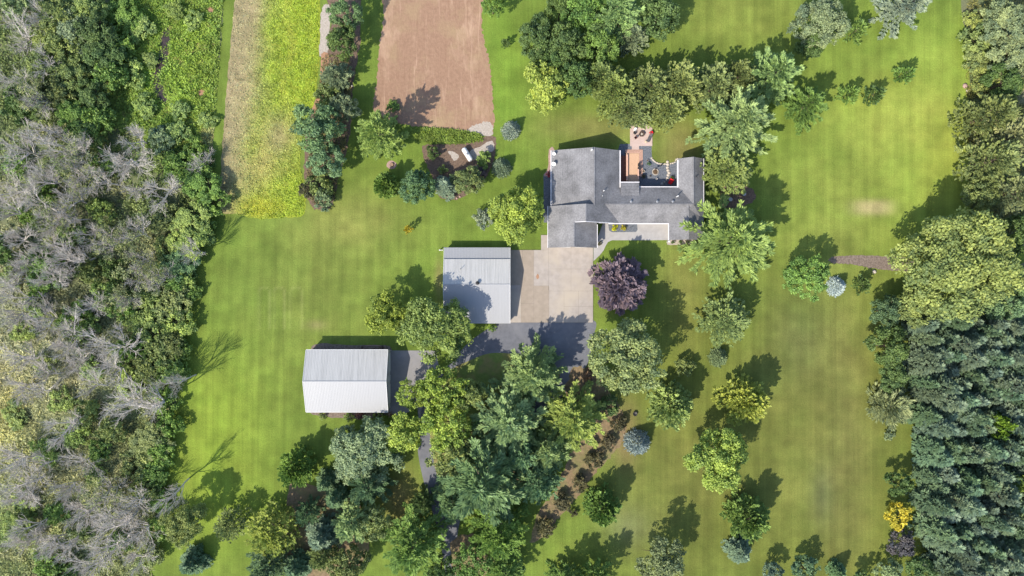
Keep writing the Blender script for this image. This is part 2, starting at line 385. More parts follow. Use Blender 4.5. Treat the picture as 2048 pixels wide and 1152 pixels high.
LAWN = np.array((0.142, 0.205, 0.034))
def lawn_colour(px, py):
    n = px.shape[0]
    c = np.repeat(LAWN[None], n, 0).astype(float)
    def blend(col, w):
        w = np.clip(w, 0, 1)[:, None]; c[:] = c*(1-w) + np.array(col)[None]*w
    # broad condition of the turf: lush, yellowing, dry
    blend((0.232, 0.315, 0.050), 0.9*gauss(px, py, 1860, 300, 190, 260, 2))
    blend((0.200, 0.245, 0.045), 0.8*gauss(px, py, 1680, 420, 150, 130, 2))
    blend((0.215, 0.235, 0.05), 0.6*gauss(px, py, 1480, 30, 160, 70, 2))
    blend((0.185, 0.21, 0.055), 0.5*gauss(px, py, 1640, 830, 170, 330, 3))
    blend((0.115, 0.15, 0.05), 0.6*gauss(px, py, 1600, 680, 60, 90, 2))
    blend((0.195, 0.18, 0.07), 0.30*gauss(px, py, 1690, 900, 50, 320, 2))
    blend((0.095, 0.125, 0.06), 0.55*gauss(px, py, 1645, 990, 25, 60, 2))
    blend((0.17, 0.185, 0.05), 0.6*gauss(px, py, 1340, 950, 160, 190, 2))
    blend((0.18, 0.20, 0.10), 0.6*gauss(px, py, 1255, 1060, 50, 45, 2))
    blend((0.15, 0.205, 0.035), 0.7*gauss(px, py, 1150, 1110, 130, 50, 2))
    blend((0.225, 0.305, 0.036), 0.8*gauss(px, py, 430, 900, 110, 220, 2))
    blend((0.120, 0.175, 0.03), 0.7*gauss(px, py, 470, 560, 120, 110, 2))
    blend((0.185, 0.19, 0.05), 0.35*gauss(px, py, 640, 600, 120, 160, 2))
    blend((0.25, 0.245, 0.068), 0.6*gauss(px, py, 700, 440, 110, 60, 2))
    blend((0.215, 0.205, 0.065), 0.75*gauss(px, py, 1190, 255, 120, 32, 2))
    blend((0.24, 0.20, 0.075), 0.7*gauss(px, py, 1360, 300, 45, 60, 2))
    blend((0.20, 0.195, 0.055), 0.6*gauss(px, py, 1370, 560, 60, 130, 2))
    blend((0.150, 0.245, 0.032), 0.85*gauss(px, py, 1010, 160, 50, 130, 2))
    blend((0.23, 0.18, 0.07), 0.8*gauss(px, py, 800, 1000, 45, 60, 2))
    blend((0.42, 0.35, 0.17), 0.9*gauss(px, py, 1745, 415, 40, 15, 3))
    blend((0.30, 0.22, 0.11), 0.7*gauss(px, py, 1250, 870, 25, 60, 2))
    blend((0.21, 0.16, 0.06), 0.8*gauss(px, py, 940, 850, 60, 60, 2))
    blend((0.23, 0.18, 0.09), 0.5*gauss(px, py, 632, 650, 20, 10, 2))
    blend((0.24, 0.19, 0.09), 0.6*gauss(px, py, 878, 560, 8, 40, 2))
    blend((0.29, 0.325, 0.062), 0.8*gauss(px, py, 1810, 235, 130, 75, 2))
    blend((0.29, 0.325, 0.055), 0.6*gauss(px, py, 1890, 330, 50, 120, 2))
    k = 0.86 + 0.28*vnoise(px+500, py+500, 1/55, 3)
    k *= 0.86 + 0.28*vnoise(px+500, py+500, 1/18, 4)
    # the mower's bands: up and down on the right-hand lawn, loops on the left one
    right = np.clip((px-1330)/80, 0, 1)
    k *= 1 + right*0.06*np.sin(px*2*math.pi/31 + 0.4*np.sin(py/90))
    left = np.clip((960-px)/80, 0, 1)*np.clip((py-430)/40, 0, 1)
    k *= 1 + left*0.06*np.sin((px+0.12*py)*2*math.pi/27)
    c *= k[:, None]
    # scuffed turning loops of the mower behind the lower barn
    ring = np.zeros(n)
    for x0 in (528, 558, 592):
        d = np.hypot((px-x0), np.where(py < 585, (py-585)*1.0, 0)) 
        ring = np.maximum(ring, np.exp(-((d-11)/2.2)**2)*(py < 660)*(py > 560))
    c += (ring*0.05)[:, None]*np.array((1.0, 0.85, 0.45))[None]
    shift = np.clip((px-1100)/300, 0, 1)*np.clip((py-480)/220, 0, 1)      # the thinner sward of the lower right
    return c*(np.array((0.80, 0.785, 0.78))[None]*(1-shift)[:, None] + np.array((0.75, 0.65, 0.68))[None]*shift[:, None])

def set_col(me, cols, domain='POINT'):
    a = me.color_attributes.new('Col', 'FLOAT_COLOR', domain)
    rgba = np.ones((len(cols), 4), dtype=np.float32); rgba[:, :3] = cols
    a.data.foreach_set('color', rgba.ravel())

def grid_ground():
    xs = np.concatenate([[-1500, -900, -500, -300, -200, -150], np.arange(-112, 112.1, 0.5), [150, 200, 300, 500, 900, 1500]])
    ys = np.concatenate([[-1500, -900, -500, -300, -200, -120], np.arange(-66, 66.1, 0.5), [120, 200, 300, 500, 900, 1500]])
    X, Y = np.meshgrid(xs, ys); nx, ny = len(xs), len(ys)
    v = np.stack([X.ravel(), Y.ravel(), np.zeros(nx*ny)], 1)
    idx = np.arange(nx*ny).reshape(ny, nx)
    f = np.stack([idx[:-1, :-1], idx[:-1, 1:], idx[1:, 1:], idx[1:, :-1]], -1).reshape(-1, 4)
    me = bpy.data.meshes.new('ground'); me.from_pydata(v.tolist(), [], f.tolist()); me.update()
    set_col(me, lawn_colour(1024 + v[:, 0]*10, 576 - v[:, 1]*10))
    me.materials.append(M_LAWN)
    return tag(link_mesh('ground', me), kind='structure')
grid_ground()

def smooth_ring(pts, per=8, jit=0.0, seed=1, smooth=True):
    r = random.Random(seed); out = []; n = len(pts)
    for i in range(n):
        p0, p1, p2, p3 = (Vector(pts[(i+k-1) % n]) for k in range(4))
        for k in range(per):
            t = k/per
            if smooth:
                q = 0.5*((2*p1) + (-p0+p2)*t + (2*p0-5*p1+4*p2-p3)*t*t + (-p0+3*p1-3*p2+p3)*t**3)
            else: q = p1.lerp(p2, t)
            out.append((q.x + r.uniform(-jit, jit), q.y + r.uniform(-jit, jit)))
    return out

def fill(mb, ring, z):
    vs = [Vector((x, y, z)) for x, y in ring]
    i = len(mb.v); mb.v += [tuple(p) for p in vs]
    for a, b, c in tessellate_polygon([vs]):
        n = (vs[b]-vs[a]).cross(vs[c]-vs[a]).z
        mb.f.append((i+a, i+b, i+c) if n > 0 else (i+a, i+c, i+b))

def sheet(name, pts_px, m, z, jit=0.0, per=8, smooth=True, kind='structure', seed=1):
    ring = smooth_ring([W(*p)[:2] for p in pts_px], per, jit, seed, smooth)
    mb = MB(); fill(mb, ring, z)
    if z > 0.05:                            # laid slabs stand proud of the soil: give them an edge
        for k in range(len(ring)):
            a, b = ring[k], ring[(k+1) % len(ring)]
            mb.poly([(*a, 0.0), (*b, 0.0), (*b, z), (*a, z)])
    return tag(mb.build(name, m), kind=kind)

def strip(pts_px, width):
    """a ribbon of ground along a line of photo points; width in px, may vary"""
    P = [Vector(p) for p in pts_px]; Lf = []; Rt = []
    for i, p in enumerate(P):
        d = (P[min(i+1, len(P)-1)] - P[max(i-1, 0)]).normalized(); n = Vector((-d.y, d.x))
        w = width[i] if isinstance(width, (list, tuple)) else width
        Lf.append(tuple(p+n*w/2)); Rt.append(tuple(p-n*w/2))
    return Lf + Rt[::-1]

# woodland floor and weedy hollow at the left
sheet('woodland_floor', [(-90,-90),(446,-90),(446,0),(440,90),(432,190),(425,290),(420,370),(404,440),(386,520),(373,590),(366,680),(356,780),(336,860),(326,950),(312,1050),(298,1152),(285,1240),(-90,1240)], M_WOODFLOOR, 0.004, 0.3)
sheet('woodland_floor', [(1826,640),(1826,750),(1840,830),(1842,980),(1856,1050),(1878,1152),(1890,1240),(2140,1240),(2140,560),(1990,560),(1960,650)], M_WOODFLOOR, 0.004, 0.3, seed=2)
sheet('woodland_floor', [(1940,150),(1938,260),(1942,420),(1990,460),(2140,470),(2140,-80),(1934,-80),(1932,80)], M_WOODFLOOR, 0.004, 0.25, seed=3)
sheet('meadow', [(240,-60),(444,-60),(443,0),(437,90),(430,190),(423,285),(380,290),(300,270),(240,240),(225,150)], M_ISLAND, 0.007, 0.3, 6)
# creek and bare spots
sheet('creek', [(330,52),(342,62),(340,85),(336,112),(334,128),(326,140),(318,150),(321,165),(330,185),(334,202),(324,208),(315,195),(308,172),(302,162),(306,150),(313,138),(316,115),(322,98),(324,70)], M_CREEK, 0.010, 0.2, 5)
sheet('bare_soil', [(398,178),(406,176),(409,186),(406,193),(398,190)], M_SOILR, 0.010, 0.08, 5)
sheet('bare_soil', [(416,14),(425,13),(429,20),(424,27),(417,25)], M_SOILR, 0.010, 0.08, 5, seed=4)
# tilled dirt field
sheet('dirt_field', [(772,-60),(768,20),(758,100),(752,170),(747,215),(762,232),(790,245),(830,252),(880,256),(930,262),(984,268),(985,200),(982,150),(976,112),(966,72),(964,20),(966,-60)], M_DIRT, 0.008, 0.24, 16)
sheet('pale_gravel', [(945,252),(968,244),(983,246),(984,270),(970,272),(950,266),(935,262)], M_GRAVELW, 0.012, 0.2, 8)
# crop field
def crop_sheet():
    ring = smooth_ring([W(*p)[:2] for p in [(478,-80),(470,0),(462,80),(455,160),(448,250),(443,320),(440,418),(480,428),(520,437),(560,434),(606,430),(610,380),(600,330),(606,270),(625,220),(636,150),(640,90),(641,0),(644,-80)]], 12, 0.12, 5)
    bm = bmesh.new()
    vs = [bm.verts.new((x, y, 0.008)) for x, y in ring]
    bm.faces.new(vs)
    bmesh.ops.triangulate(bm, faces=bm.faces[:])
    for a in np.arange(-24, 73, 1.0):
        bmesh.ops.bisect_plane(bm, geom=bm.verts[:]+bm.edges[:]+bm.faces[:], plane_co=(0, a, 0), plane_no=(0, 1, 0))
    for a in np.arange(-59, -37, 1.0):
        bmesh.ops.bisect_plane(bm, geom=bm.verts[:]+bm.edges[:]+bm.faces[:], plane_co=(a, 0, 0), plane_no=(1, 0, 0))
    bm.normal_update()
    for f in bm.faces:
        if f.normal.z < 0: f.normal_flip()
    me = bpy.data.meshes.new('crop_field'); bm.to_mesh(me); bm.free()
    co = np.array([v.co[:] for v in me.vertices])
    set_col(me, crop_colour(1024+co[:, 0]*10, 576-co[:, 1]*10)*np.array((1.0, .88, .85))); me.materials.append(M_CROP)
    return tag(link_mesh('crop_field', me), kind='structure')
def crop_colour(px, py):
    c = np.repeat(np.array((0.205, 0.275, 0.030))[None], len(px), 0)
    def blend(col, w):
        w = np.clip(w, 0, 1)[:, None]; c[:] = c*(1-w) + np.array(col)[None]*w
    wob = 26*(vnoise(px+300, py+300, 1/40, 11)-0.5)
    left = 1/(1+np.exp((px + 0.14*py - 536 + wob)/13))
    blend((0.245, 0.222, 0.135), left*0.95)
    blend((0.25, 0.222, 0.13), 0.75*gauss(px, py, 565+wob, 272, 34, 45, 2))
    blend((0.255, 0.22, 0.10), 0.6*gauss(px, py, 530+wob, 330, 30, 55, 2))
    blend((0.29, 0.29, 0.03), 0.6*gauss(px, py, 520, 415, 45, 25, 2))
    blend((0.25, 0.27, 0.05), 0.5*gauss(px, py, 578+wob, 130, 8, 160, 2))
    c *= (0.78+0.44*vnoise(px+300, py+300, 1/9, 12))[:, None]
    return c
crop_sheet()
sheet('straw_strip', [(648,10),(660,14),(660,60),(656,100),(648,112),(638,108),(640,70),(642,30)], M_GRAVELW, 0.013, 0.15, 8)
sheet('soil_track', strip([(650,110),(645,160),(636,200),(628,225)], [14,10,9,10]), M_SOILR, 0.016, 0.12, 6)
# hedge-row soil and mulch beds
sheet('hedge_bed', [(650,-60),(716,-60),(722,60),(712,130),(704,200),(700,262),(690,310),(676,360),(664,412),(640,420),(618,404),(608,340),(612,260),(632,200),(648,120),(662,50)], M_MULCH, 0.012, 0.25, 8)
sheet('tank_bed', [(846,292),(880,288),(920,286),(985,272),(991,300),(984,330),(966,362),(930,392),(906,399),(878,392),(864,352),(848,318)], M_MULCH, 0.016, 0.15, 8)
sheet('pale_gravel', [(940,303),(962,292),(984,281),(988,300),(975,305),(955,318),(944,318)], M_GRAVELW, 0.020, 0.08, 6, seed=5)
sheet('pale_gravel', [(896,303),(908,304),(918,313),(908,322),(902,312)], M_GRAVELW, 0.020, 0.08, 6, seed=6)
sheet('mulch_ring', [(783,321),(791,325),(793,331),(788,337),(778,337),(773,331),(776,324)], M_STONEP, 0.012, 0.04, 6)
sheet('mulch_bed', [(1657,520),(1668,513),(1700,511),(1740,511),(1790,514),(1830,518),(1832,545),(1800,542),(1770,540),(1735,535),(1700,528),(1668,527)], M_MULCHP, 0.012, 0.12, 10)
sheet('mulch_bed', [(1150,735),(1185,745),(1225,790),(1245,830),(1252,860),(1240,890),(1205,930),(1175,965),(1150,1000),(1115,1040),(1085,1075),(1060,1085),(1075,1030),(1110,980),(1130,930),(1150,860),(1130,790)], M_LITTER, 0.020, 0.3, 8)
sheet('needle_litter', [(990,880),(1060,890),(1075,940),(1040,990),(990,950)], M_LITTER, 0.026, 0.3, 8, seed=6)
sheet('needle_litter', [(905,1080),(960,1070),(990,1110),(960,1160),(910,1150)], M_LITTER, 0.020, 0.3, 8, seed=7)
sheet('needle_litter', [(580,970),(650,980),(720,1010),(740,1090),(690,1160),(590,1160),(570,1080)], M_LITTER, 0.012, 0.3, 8, seed=8)
sheet('needle_litter', [(1450,370),(1500,375),(1510,400),(1470,415),(1440,410)], M_MULCH, 0.012, 0.15, 8, seed=9)
sheet('mulch_bed', [(622,700),(636,687),(700,690),(770,690),(783,700),(783,712),(640,712)], M_MULCHP, 0.012, 0.1, 6)
sheet('mulch_bed', [(615,818),(640,832),(690,836),(742,836),(776,828),(790,826),(790,815),(700,814)], M_MULCHP, 0.012, 0.15, 6)
# driveway
sheet('driveway', [(1018,640),(1100,640),(1186,640),(1187,672),(1183,700),(1176,725),(1165,745),(1150,765),(1128,790),(1090,820),(1060,860),(1040,900),(1015,935),(985,960),(950,990),(925,1030),(915,1070),(918,1110),(925,1170),(925,1240),(890,1240),(893,1170),(880,1080),(864,1020),(852,980),(840,930),(835,890),(838,850),(835,815),(838,770),(880,742),(905,722),(932,690),(960,668),(990,650)], M_ASPH, 0.012, 0.0, 8)
# grass islands inside the drive loop
sheet('grass_island', [(905,738),(930,725),(985,706),(1060,715),(1120,745),(1090,785),(1045,830),(1010,880),(975,920),(940,950),(905,980),(878,960),(864,900),(858,840),(864,775)], M_ISLAND, 0.018, 0.0, 8)
sheet('barn_apron', [(771,701),(872,701),(878,735),(862,770),(850,790),(838,850),(836,815),(800,832),(776,826),(770,826)], M_ASPHP, 0.024, 0.0, 6, smooth=False)
# concrete forecourt laid in slabs
def slabs():
    base = MB(); fill(base, [W(*p)[:2] for p in [(1014,500),(1082,500),(1082,470),(1099,470),(1099,494),(1186,494),(1186,645),(1014,645)]], 0.10)
    ring = [W(*p)[:2] for p in [(1014,500),(1082,500),(1082,470),(1099,470),(1099,494),(1186,494),(1186,645),(1014,645)]]
    for k in range(len(ring)):
        a, b = ring[k], ring[(k+1) % len(ring)]
        base.poly([(*a, 0.0), (*b, 0.0), (*b, 0.10), (*a, 0.10)])
    tag(base.build('forecourt', M_JOINT), kind='structure')
    groups = {0: MB(), 1: MB(), 2: MB()}
    g = 0.017
    rects = [(1014,1045,500,570,1),(1045,1067.5,500,570,1),(1014,1042,570,645,0),(1042,1067.5,570,607,1),(1042,1067.5,607,645,1),
             (1067.5,1097,500,571.5,0),(1067.5,1098,571.5,645,1),(1097,1142,494,538,0),(1142,1186,494,538,0),(1097,1142,538,582,0),(1142,1186,538,582,0),
             (1098,1128,582,645,0),(1128,1157,582,613,0),(1157,1186,582,613,0),(1128,1157,613,645,0),(1157,1186,613,645,0),(1082,1097,470,500,0)]
    for x0, x1, y0, y1, t in rects:
        a = W(x0, y1); b = W(x1, y0)
        groups[t].box(a[0]+g, b[0]-g, a[1]+g, b[1]-g, 0.02, 0.115)
    tag(groups[0].build('forecourt_slab', M_CONC), kind='structure')
    tag(groups[1].build('forecourt_slab', M_CONCT), kind='structure')
slabs()
sheet('rust_stain', [(1074,548),(1077,549),(1078,555),(1075,558),(1072,554)], M_SOILR, 0.119, 0.08, 5)
sheet('front_walk', [(1187,522),(1187,495),(1197,470),(1206,446),(1340,446),(1340,480),(1300,480.5),(1224,480.5),(1216,484),(1211,492),(1207,501),(1199,511)], M_CONCG, 0.06, 0, 6, smooth=False)
sheet('planting_bed', [(1216,446),(1274,446),(1275,460),(1272,464),(1224,464.5),(1218,461)], M_GRAVELB, 0.07, 0, 5, smooth=False)
sheet('tan_gravel_bed', [(1334,478),(1386,478),(1386,489),(1340,490),(1334,489)], M_GRAVELW, 0.012, 0.03, 5, smooth=False)
sheet('side_gravel', [(1087,350),(1095,342),(1106,342),(1106,445),(1087,445)], M_GRAVELB, 0.012, 0.03, 5, smooth=False)
sheet('side_gravel', [(1098,300),(1108,298),(1108,345),(1092,352),(1087,350),(1096,335)], M_STONEP, 0.015, 0.05, 5)
# gravel courtyard, patio
sheet('gravel_court', [(1240,288),(1262,288),(1262,292),(1303,291),(1303.5,312),(1306,320),(1312,325),(1322,328),(1340,327),(1352,324),(1356,318),(1362,318),(1362,380),(1236,380),(1236,300)], M_GRAVELB, 0.014, 0.0, 5, smooth=False)
sheet('patio', [(1260,247),(1290,248),(1304.5,256),(1304.5,292),(1260,292)], M_PATIO, 0.09, 0, 4, smooth=False)
sheet('patio_walk', [(1263.5,292),(1278,292),(1278,306),(1263.5,306)], M_PATIO, 0.08, 0, 4, smooth=False)

# ------------------------------------------------------------------ the house
def prism_y(mb, prof, y0, y1):
    """profile (x, z) run from y0 to y1, closed"""
    n = len(prof); i = len(mb.v)
    mb.v += [(x, y0, z) for x, z in prof] + [(x, y1, z) for x, z in prof]
    mb.f.append(tuple(range(i, i+n))); mb.f.append(tuple(range(i+2*n-1, i+n-1, -1)))
    for k in range(n):
        j = (k+1) % n
        mb.f.append((i+k, i+n+k, i+n+j, i+j))
def prism_x(mb, prof, x0, x1):
    n = len(prof); i = len(mb.v)
    mb.v += [(x0, y, z) for y, z in prof] + [(x1, y, z) for y, z in prof]
    mb.f.append(tuple(range(i+n-1, i-1, -1))); mb.f.append(tuple(range(i+n, i+2*n)))
    for k in range(n):
        j = (k+1) % n
        mb.f.append((i+k, i+j, i+n+j, i+n+k))

def window(parent, x, y, z, w, h, face):
    """face: n/s/e/w; a framed window on the wall with its pane as a sub-part"""
    def bx(mb, a0, a1, z0, z1, d0, d1):
        if face == 's': mb.box(x+a0, x+a1, y-d1, y-d0, z0, z1)
        if face == 'n': mb.box(x+a0, x+a1, y+d0, y+d1, z0, z1)
        if face == 'e': mb.box(x+d0, x+d1, y+a0, y+a1, z0, z1)
        if face == 'w': mb.box(x-d1, x-d0, y+a0, y+a1, z0, z1)
    f = MB(); t = 0.08
    bx(f, -w/2-t, -w/2, z-t, z+h+t, -0.02, 0.05); bx(f, w/2, w/2+t, z-t, z+h+t, -0.02, 0.05)
    bx(f, -w/2, w/2, z+h, z+h+t, -0.02, 0.05); bx(f, -w/2, w/2, z-t, z, -0.02, 0.06); bx(f, -0.03, 0.03, z, z+h, -0.02, 0.03)
    fr = f.build('window', M_WHITE, parent)
    p = MB(); bx(p, -w/2, -0.032, z, z+h, 0.0, 0.012); bx(p, 0.032, w/2, z, z+h, 0.0, 0.012)
    p.build('pane', M_GLASS, fr)

def house():
    hs = thing('house', 'rambling grey-shingled house with several joined gable roofs and white gutters', 'house', (0, 0, 0))
    EV = 2.6
    # plan of the eaves and ridges (x east, y north)
    aL, aR, aRg, yN = 7.72, 21.10, 15.76, 27.0
    bL, bRg, yAB, yB = 7.06, 14.05, 16.05, 12.72
    cRg, cR, yC = 11.90, 16.67, 7.90
    dRg, dN, dS = 16.25, 19.77, 12.70
    eL, eR, eRg, yE = 32.63, 37.55, 35.12, 25.4
    fL, fR, fRg, yF = 30.80, 37.60, 34.20, 9.40
    zA = 5.60; sR = (zA-EV)/(aR-aRg); zB = zA + sR*(aRg-bRg)
    sB = (zB-EV)/(bRg-bL); zC = EV + sB*(cRg-bL); zD = 4.35; zE = 4.35; zF = 4.28
    w = MB(); d = 0.2; i_ = 0.38
    sA = (zA-EV)/(aRg-aL)
    prism_y(w, [(aL+i_,0),(aR-i_,0),(aR-i_,EV+sR*i_-d),(aRg,zA-d),(aL+i_,EV+sA*i_-d)], yAB-0.6, yN-0.3)
    prism_y(w, [(bL+i_,0),(aR-i_-0.003,0),(aR-i_-0.003,EV+sR*i_-d),(bRg,zB-d),(bL+i_,EV+sB*i_-d)], yB+0.3, yAB-0.05)
    prism_y(w, [(bL+i_+0.003,0),(cR-i_,0),(cR-i_,EV+0.573*i_-d),(cRg,zC-d),(bL+i_+0.003,EV+sB*i_-d)], yC+0.3, yB+0.25)
    sD = (zD-EV)/(dN-dRg)
    prism_x(w, [(dS+i_,0),(dN-i_,0),(dN-i_,EV+sD*i_-d),(dRg,zD-d),(dS+i_,EV+sD*i_-d)], 17.5, eRg)
    sE = (zE-EV)/(eRg-eL)
    prism_y(w, [(eL+i_,0),(eR-i_,0),(eR-i_,EV+sE*i_-d),(eRg,zE-d),(eL+i_,EV+sE*i_-d)], dRg, yE-0.3)
    sF = (zF-EV)/(fRg-fL)
    prism_y(w, [(fL+i_,0),(fR-i_,0),(fR-i_,EV+sF*i_-d),(fRg,zF-d),(fL+i_,EV+sF*i_-d)], yF+0.3, 14.0)
    w.box(21.7, 24.5, 18.9, 20.3, 0, 2.75)
    wall = w.build('wall', M_SIDING, hs)
    r = MB(); th = 0.18
    r.slab([(aL,yAB,EV),(aRg,yAB,zA),(aRg,yN,zA),(aL,yN,EV)], th)
    r.slab([(aRg,yN,zA),(aRg,yAB,zA),(bRg,yAB,zB),(bRg,yB,zB),(aR,yB,EV),(aR,yN,EV)], th)
    r.slab([(bL,yC,EV),(cRg,yC,zC),(cRg,yB,zC),(bRg,yB,zB),(bRg,yAB-0.003,zB),(bL,yAB-0.003,EV)], th)
    r.slab([(cRg,yC,zC),(cR,yC,EV),(cR,yB+0.1,EV),(cRg,yB+0.1,zC)], th)
    r.slab([(17.0,dS,EV),(eRg,dS,EV),(eRg,dRg,zD),(17.0,dRg,zD)], th)
    r.slab([(17.0,dRg,zD),(eRg,dRg,zD),(eRg,dN,EV),(17.0,dN,EV)], th)
    r.slab([(eL,dRg-0.2,EV),(eRg,dRg-0.2,zE-0.002),(eRg,yE,zE-0.002),(eL,yE,EV)], th)
    r.slab([(eRg,dRg,zE-0.002),(36.9,13.9,EV+sE*(eR-36.9)),(eR,13.2,EV),(eR,yE,EV),(eRg,yE,zE-0.002)], th)
    r.slab([(34.2,dRg-0.9,zF-0.03),(36.9,13.9,EV+sE*(eR-36.9)-0.002),(eRg,dRg,zE-0.004)], th)
    r.slab([(fL,yF,EV-0.003),(fRg,yF,zF),(fRg,16.1,zF),(fL,16.1,EV-0.003)], th)
    r.slab([(fRg,yF,zF),(fR,yF,EV-0.003),(fR,16.1,EV-0.003),(fRg,16.1,zF)], th)
    zg = zD - sD*(18.0-dRg)+0.02
    r.slab([(21.3,18.0,zg),(24.84,18.0,zg),(24.84,20.63,2.98),(21.3,20.63,2.98)], 0.16)
    roof = r.build('roof', M_SHINGLE, hs)
    # ridge caps
    c = MB()
    for x, z, y0, y1 in ((aRg,zA,yAB-0.1,yN),(bRg,zB,yB,yAB),(cRg,zC,yC,yB),(eRg,zE,dRg,yE),(fRg,zF,yF,15.3)):
        c.box(x-0.13, x+0.13, y0+0.01, y1-0.01, z-0.07, z+0.025)
    c.box(18.2, eRg, dRg-0.13, dRg+0.13, zD-0.07, zD+0.025)
    c.build('ridge_cap', M_SHINGLE, roof)
    # gutters
    def gut(x0, x1, y0, y1):
        MB().box(x0, x1, y0, y1, EV-0.14, EV+0.03).build('gutter', M_TRIM, roof)
    gut(aL-0.15, aL-0.002, yAB, yN); gut(aR+0.002, aR+0.2, dN-0.15, yN); gut(bL-0.1, bL-0.002, yC, yAB)
    gut(24.85, eL-0.25, dN+0.002, dN+0.15); gut(eL-0.24, eL-0.002, dN-0.05, yE-0.25); gut(eR+0.002, eR+0.1, 16, yE)
    gut(18.9, fL-0.16, dS-0.16, dS-0.002); gut(fL-0.15, fL-0.002, yF, dS-0.002); gut(cR+0.002, cR+0.12, yC, yB-0.25)
    MB().box(21.25, 24.9, 20.632, 20.78, 2.80, 3.0).build('gutter', M_TRIM, roof)
    # rake boards, white
    def rake(a, b):
        m = MB(); a = Vector(a); b = Vector(b); dy = Vector((0, 0.05, 0))
        m.poly([a-dy, b-dy, b+dy, a+dy]); m.poly([a+dy+Vector((0,0,-.2)), b+dy+Vector((0,0,-.2)), b-dy+Vector((0,0,-.2)), a-dy+Vector((0,0,-.2))])
        m.poly([a-dy, a-dy+Vector((0,0,-.2)), b-dy+Vector((0,0,-.2)), b-dy]); m.poly([a+dy, b+dy, b+dy+Vector((0,0,-.2)), a+dy+Vector((0,0,-.2))])
        m.build('rake_board', M_TRIM, roof)
    rake((bRg, yB-0.055, zB+0.01), (aR-1.2, yB-0.055, zB+0.01-sR*(aR-1.2-bRg)))
    rake((cRg+0.2, yB-0.056, zC+0.1+sB*0.2), (bRg, yB-0.056, zB+0.01))
    # pipes and vents
    def zr(x): return zA - sR*(x-aRg)
    def pipe(px, py, h, hh, rad, m_):
        x, y, z = W(px, py, h)
        MB().tube((x, y, h-0.3), (x, y, h+hh), rad, rad, 10).build('vent_pipe', m_, roof)
    pipe(1183, 300.5, 5.4, 0.7, 0.16, M_WHITE)
    pipe(1207, 382, 4.4, 0.75, 0.10, M_WHITE); pipe(1204.5, 392, 4.6, 0.3, 0.07, M_WHITE)
    pipe(1354, 393, 3.9, 0.9, 0.11, M_WHITE); pipe(1389.5, 411.5, 4.1, 0.3, 0.07, M_DARK); pipe(1392.5, 353, 3.9, 0.25, 0.11, M_DARK); pipe(1405, 317, 2.75, 0.25, 0.07, M_DARK)
    for px, py in ((1262.3, 403), (1314.5, 403), (1345.5, 403)):
        x, y, z = W(px, py, 4.2)
        MB().lathe([(0.20,-0.2),(0.20,0.12),(0.24,0.14),(0.24,0.2),(0.10,0.25)], (x, y, 4.1), 14).build('roof_vent', M_GREY, roof)
    # openings
    for k in (9.0, 12.6):
        dr = MB().box(k, k+2.7, yC+0.24, yC+0.32, 0.12, 2.25)
        for q in range(4): dr.box(k+0.1, k+2.6, yC+0.20, yC+0.24, 0.2+q*0.52, 0.58+q*0.52)
        dr.build('garage_door', M_WHITE, hs)
    window(wall, 20, dS+i_, 1.0, 1.6, 1.1, 's'); window(wall, 24.5, dS+i_, 1.0, 1.6, 1.1, 's'); window(wall, 32.6, yF+0.3, 1.0, 1.4, 1.1, 's')
    window(wall, 12, yN-0.3, 1.0, 1.4, 1.1, 'n'); window(wall, 17, yN-0.3, 1.0, 1.4, 1.1, 'n'); window(wall, aL+i_, 21, 1.0, 1.4, 1.1, 'w'); window(wall, aL+i_, 24.5, 1.0, 1.4, 1.1, 'w')
    window(wall, 28, dN-i_, 1.0, 1.8, 1.1, 'n'); window(wall, eL+i_, 22.5, 1.0, 1.6, 1.1, 'w'); window(wall, aR-i_, 24.3, 1.2, 1.2, 1.0, 'e')
    dd = MB().box(18.0, 18.95, dS+i_-0.06, dS+i_+0.02, 0.1, 2.15); dd.build('door', M_DARK, hs)
    dd = MB().box(22.4, 23.9, 20.29, 20.36, 0.55, 2.55); dd.build('door', M_GLASS, hs)
house()

def satellite_dish(px, py, R, label):
    x, y, z = W(px, py, 3.3)
    t = thing('satellite_dish', label, 'satellite dish', (x, y, 2.72))
    m = MB(); m.tube((0,0,0), (0,0,0.62), 0.03, 0.03, 8); m.obox((0,0), 0.3, 0.3, 0.2, -0.06, 0.02); m.build('mast', M_GREY, t)
    m = MB().lathe([(0.02,-0.10),(R*0.5,-0.06),(R,0.06),(R*1.02,0.075),(R*0.97,0.075),(R*0.5,-0.03),(0.02,-0.07)], (0,0,0), 24)
    o = m.build('reflector', M_WHITE, t, True, (0, 0, 0.75)); o.rotation_euler = (math.radians(42), 0, math.radians(-20))
    a = MB(); a.tube((0,-0.05,0.6), (-0.2,-0.95*R-0.35,0.95), 0.025, 0.02, 6); a.tube((-0.26,-0.95*R-0.4,0.95), (-0.14,-0.95*R-0.4,0.98), 0.06, 0.05, 8); a.build('feed_arm', M_WHITE, t)
satellite_dish(1108, 307.5, 0.36, 'smaller white satellite dish at the north-west corner of the house roof')
satellite_dish(1107.5, 328, 0.44, 'larger white satellite dish on the house roof edge, south of the corner one')

# ------------------------------------------------------------------ the two metal-roofed outbuildings
def ribs_x(mb, x0, x1, step, a, b, rw=0.05, rh=0.026):
    """standing ribs up a slope from a=(y,z) to b=(y,z)"""
    x = x0 + step/2
    while x < x1:
        i = len(mb.v)
        for (y, z) in (a, b):
            mb.v += [(x-rw/2, y, z-0.01), (x+rw/2, y, z-0.01), (x+rw/4, y, z+rh), (x-rw/4, y, z+rh)]
        mb.f += [(i, i+4, i+7, i+3), (i+3, i+7, i+6, i+2), (i+2, i+6, i+5, i+1), (i, i+3, i+2, i+1), (i+4, i+5, i+6, i+7)]
        x += step

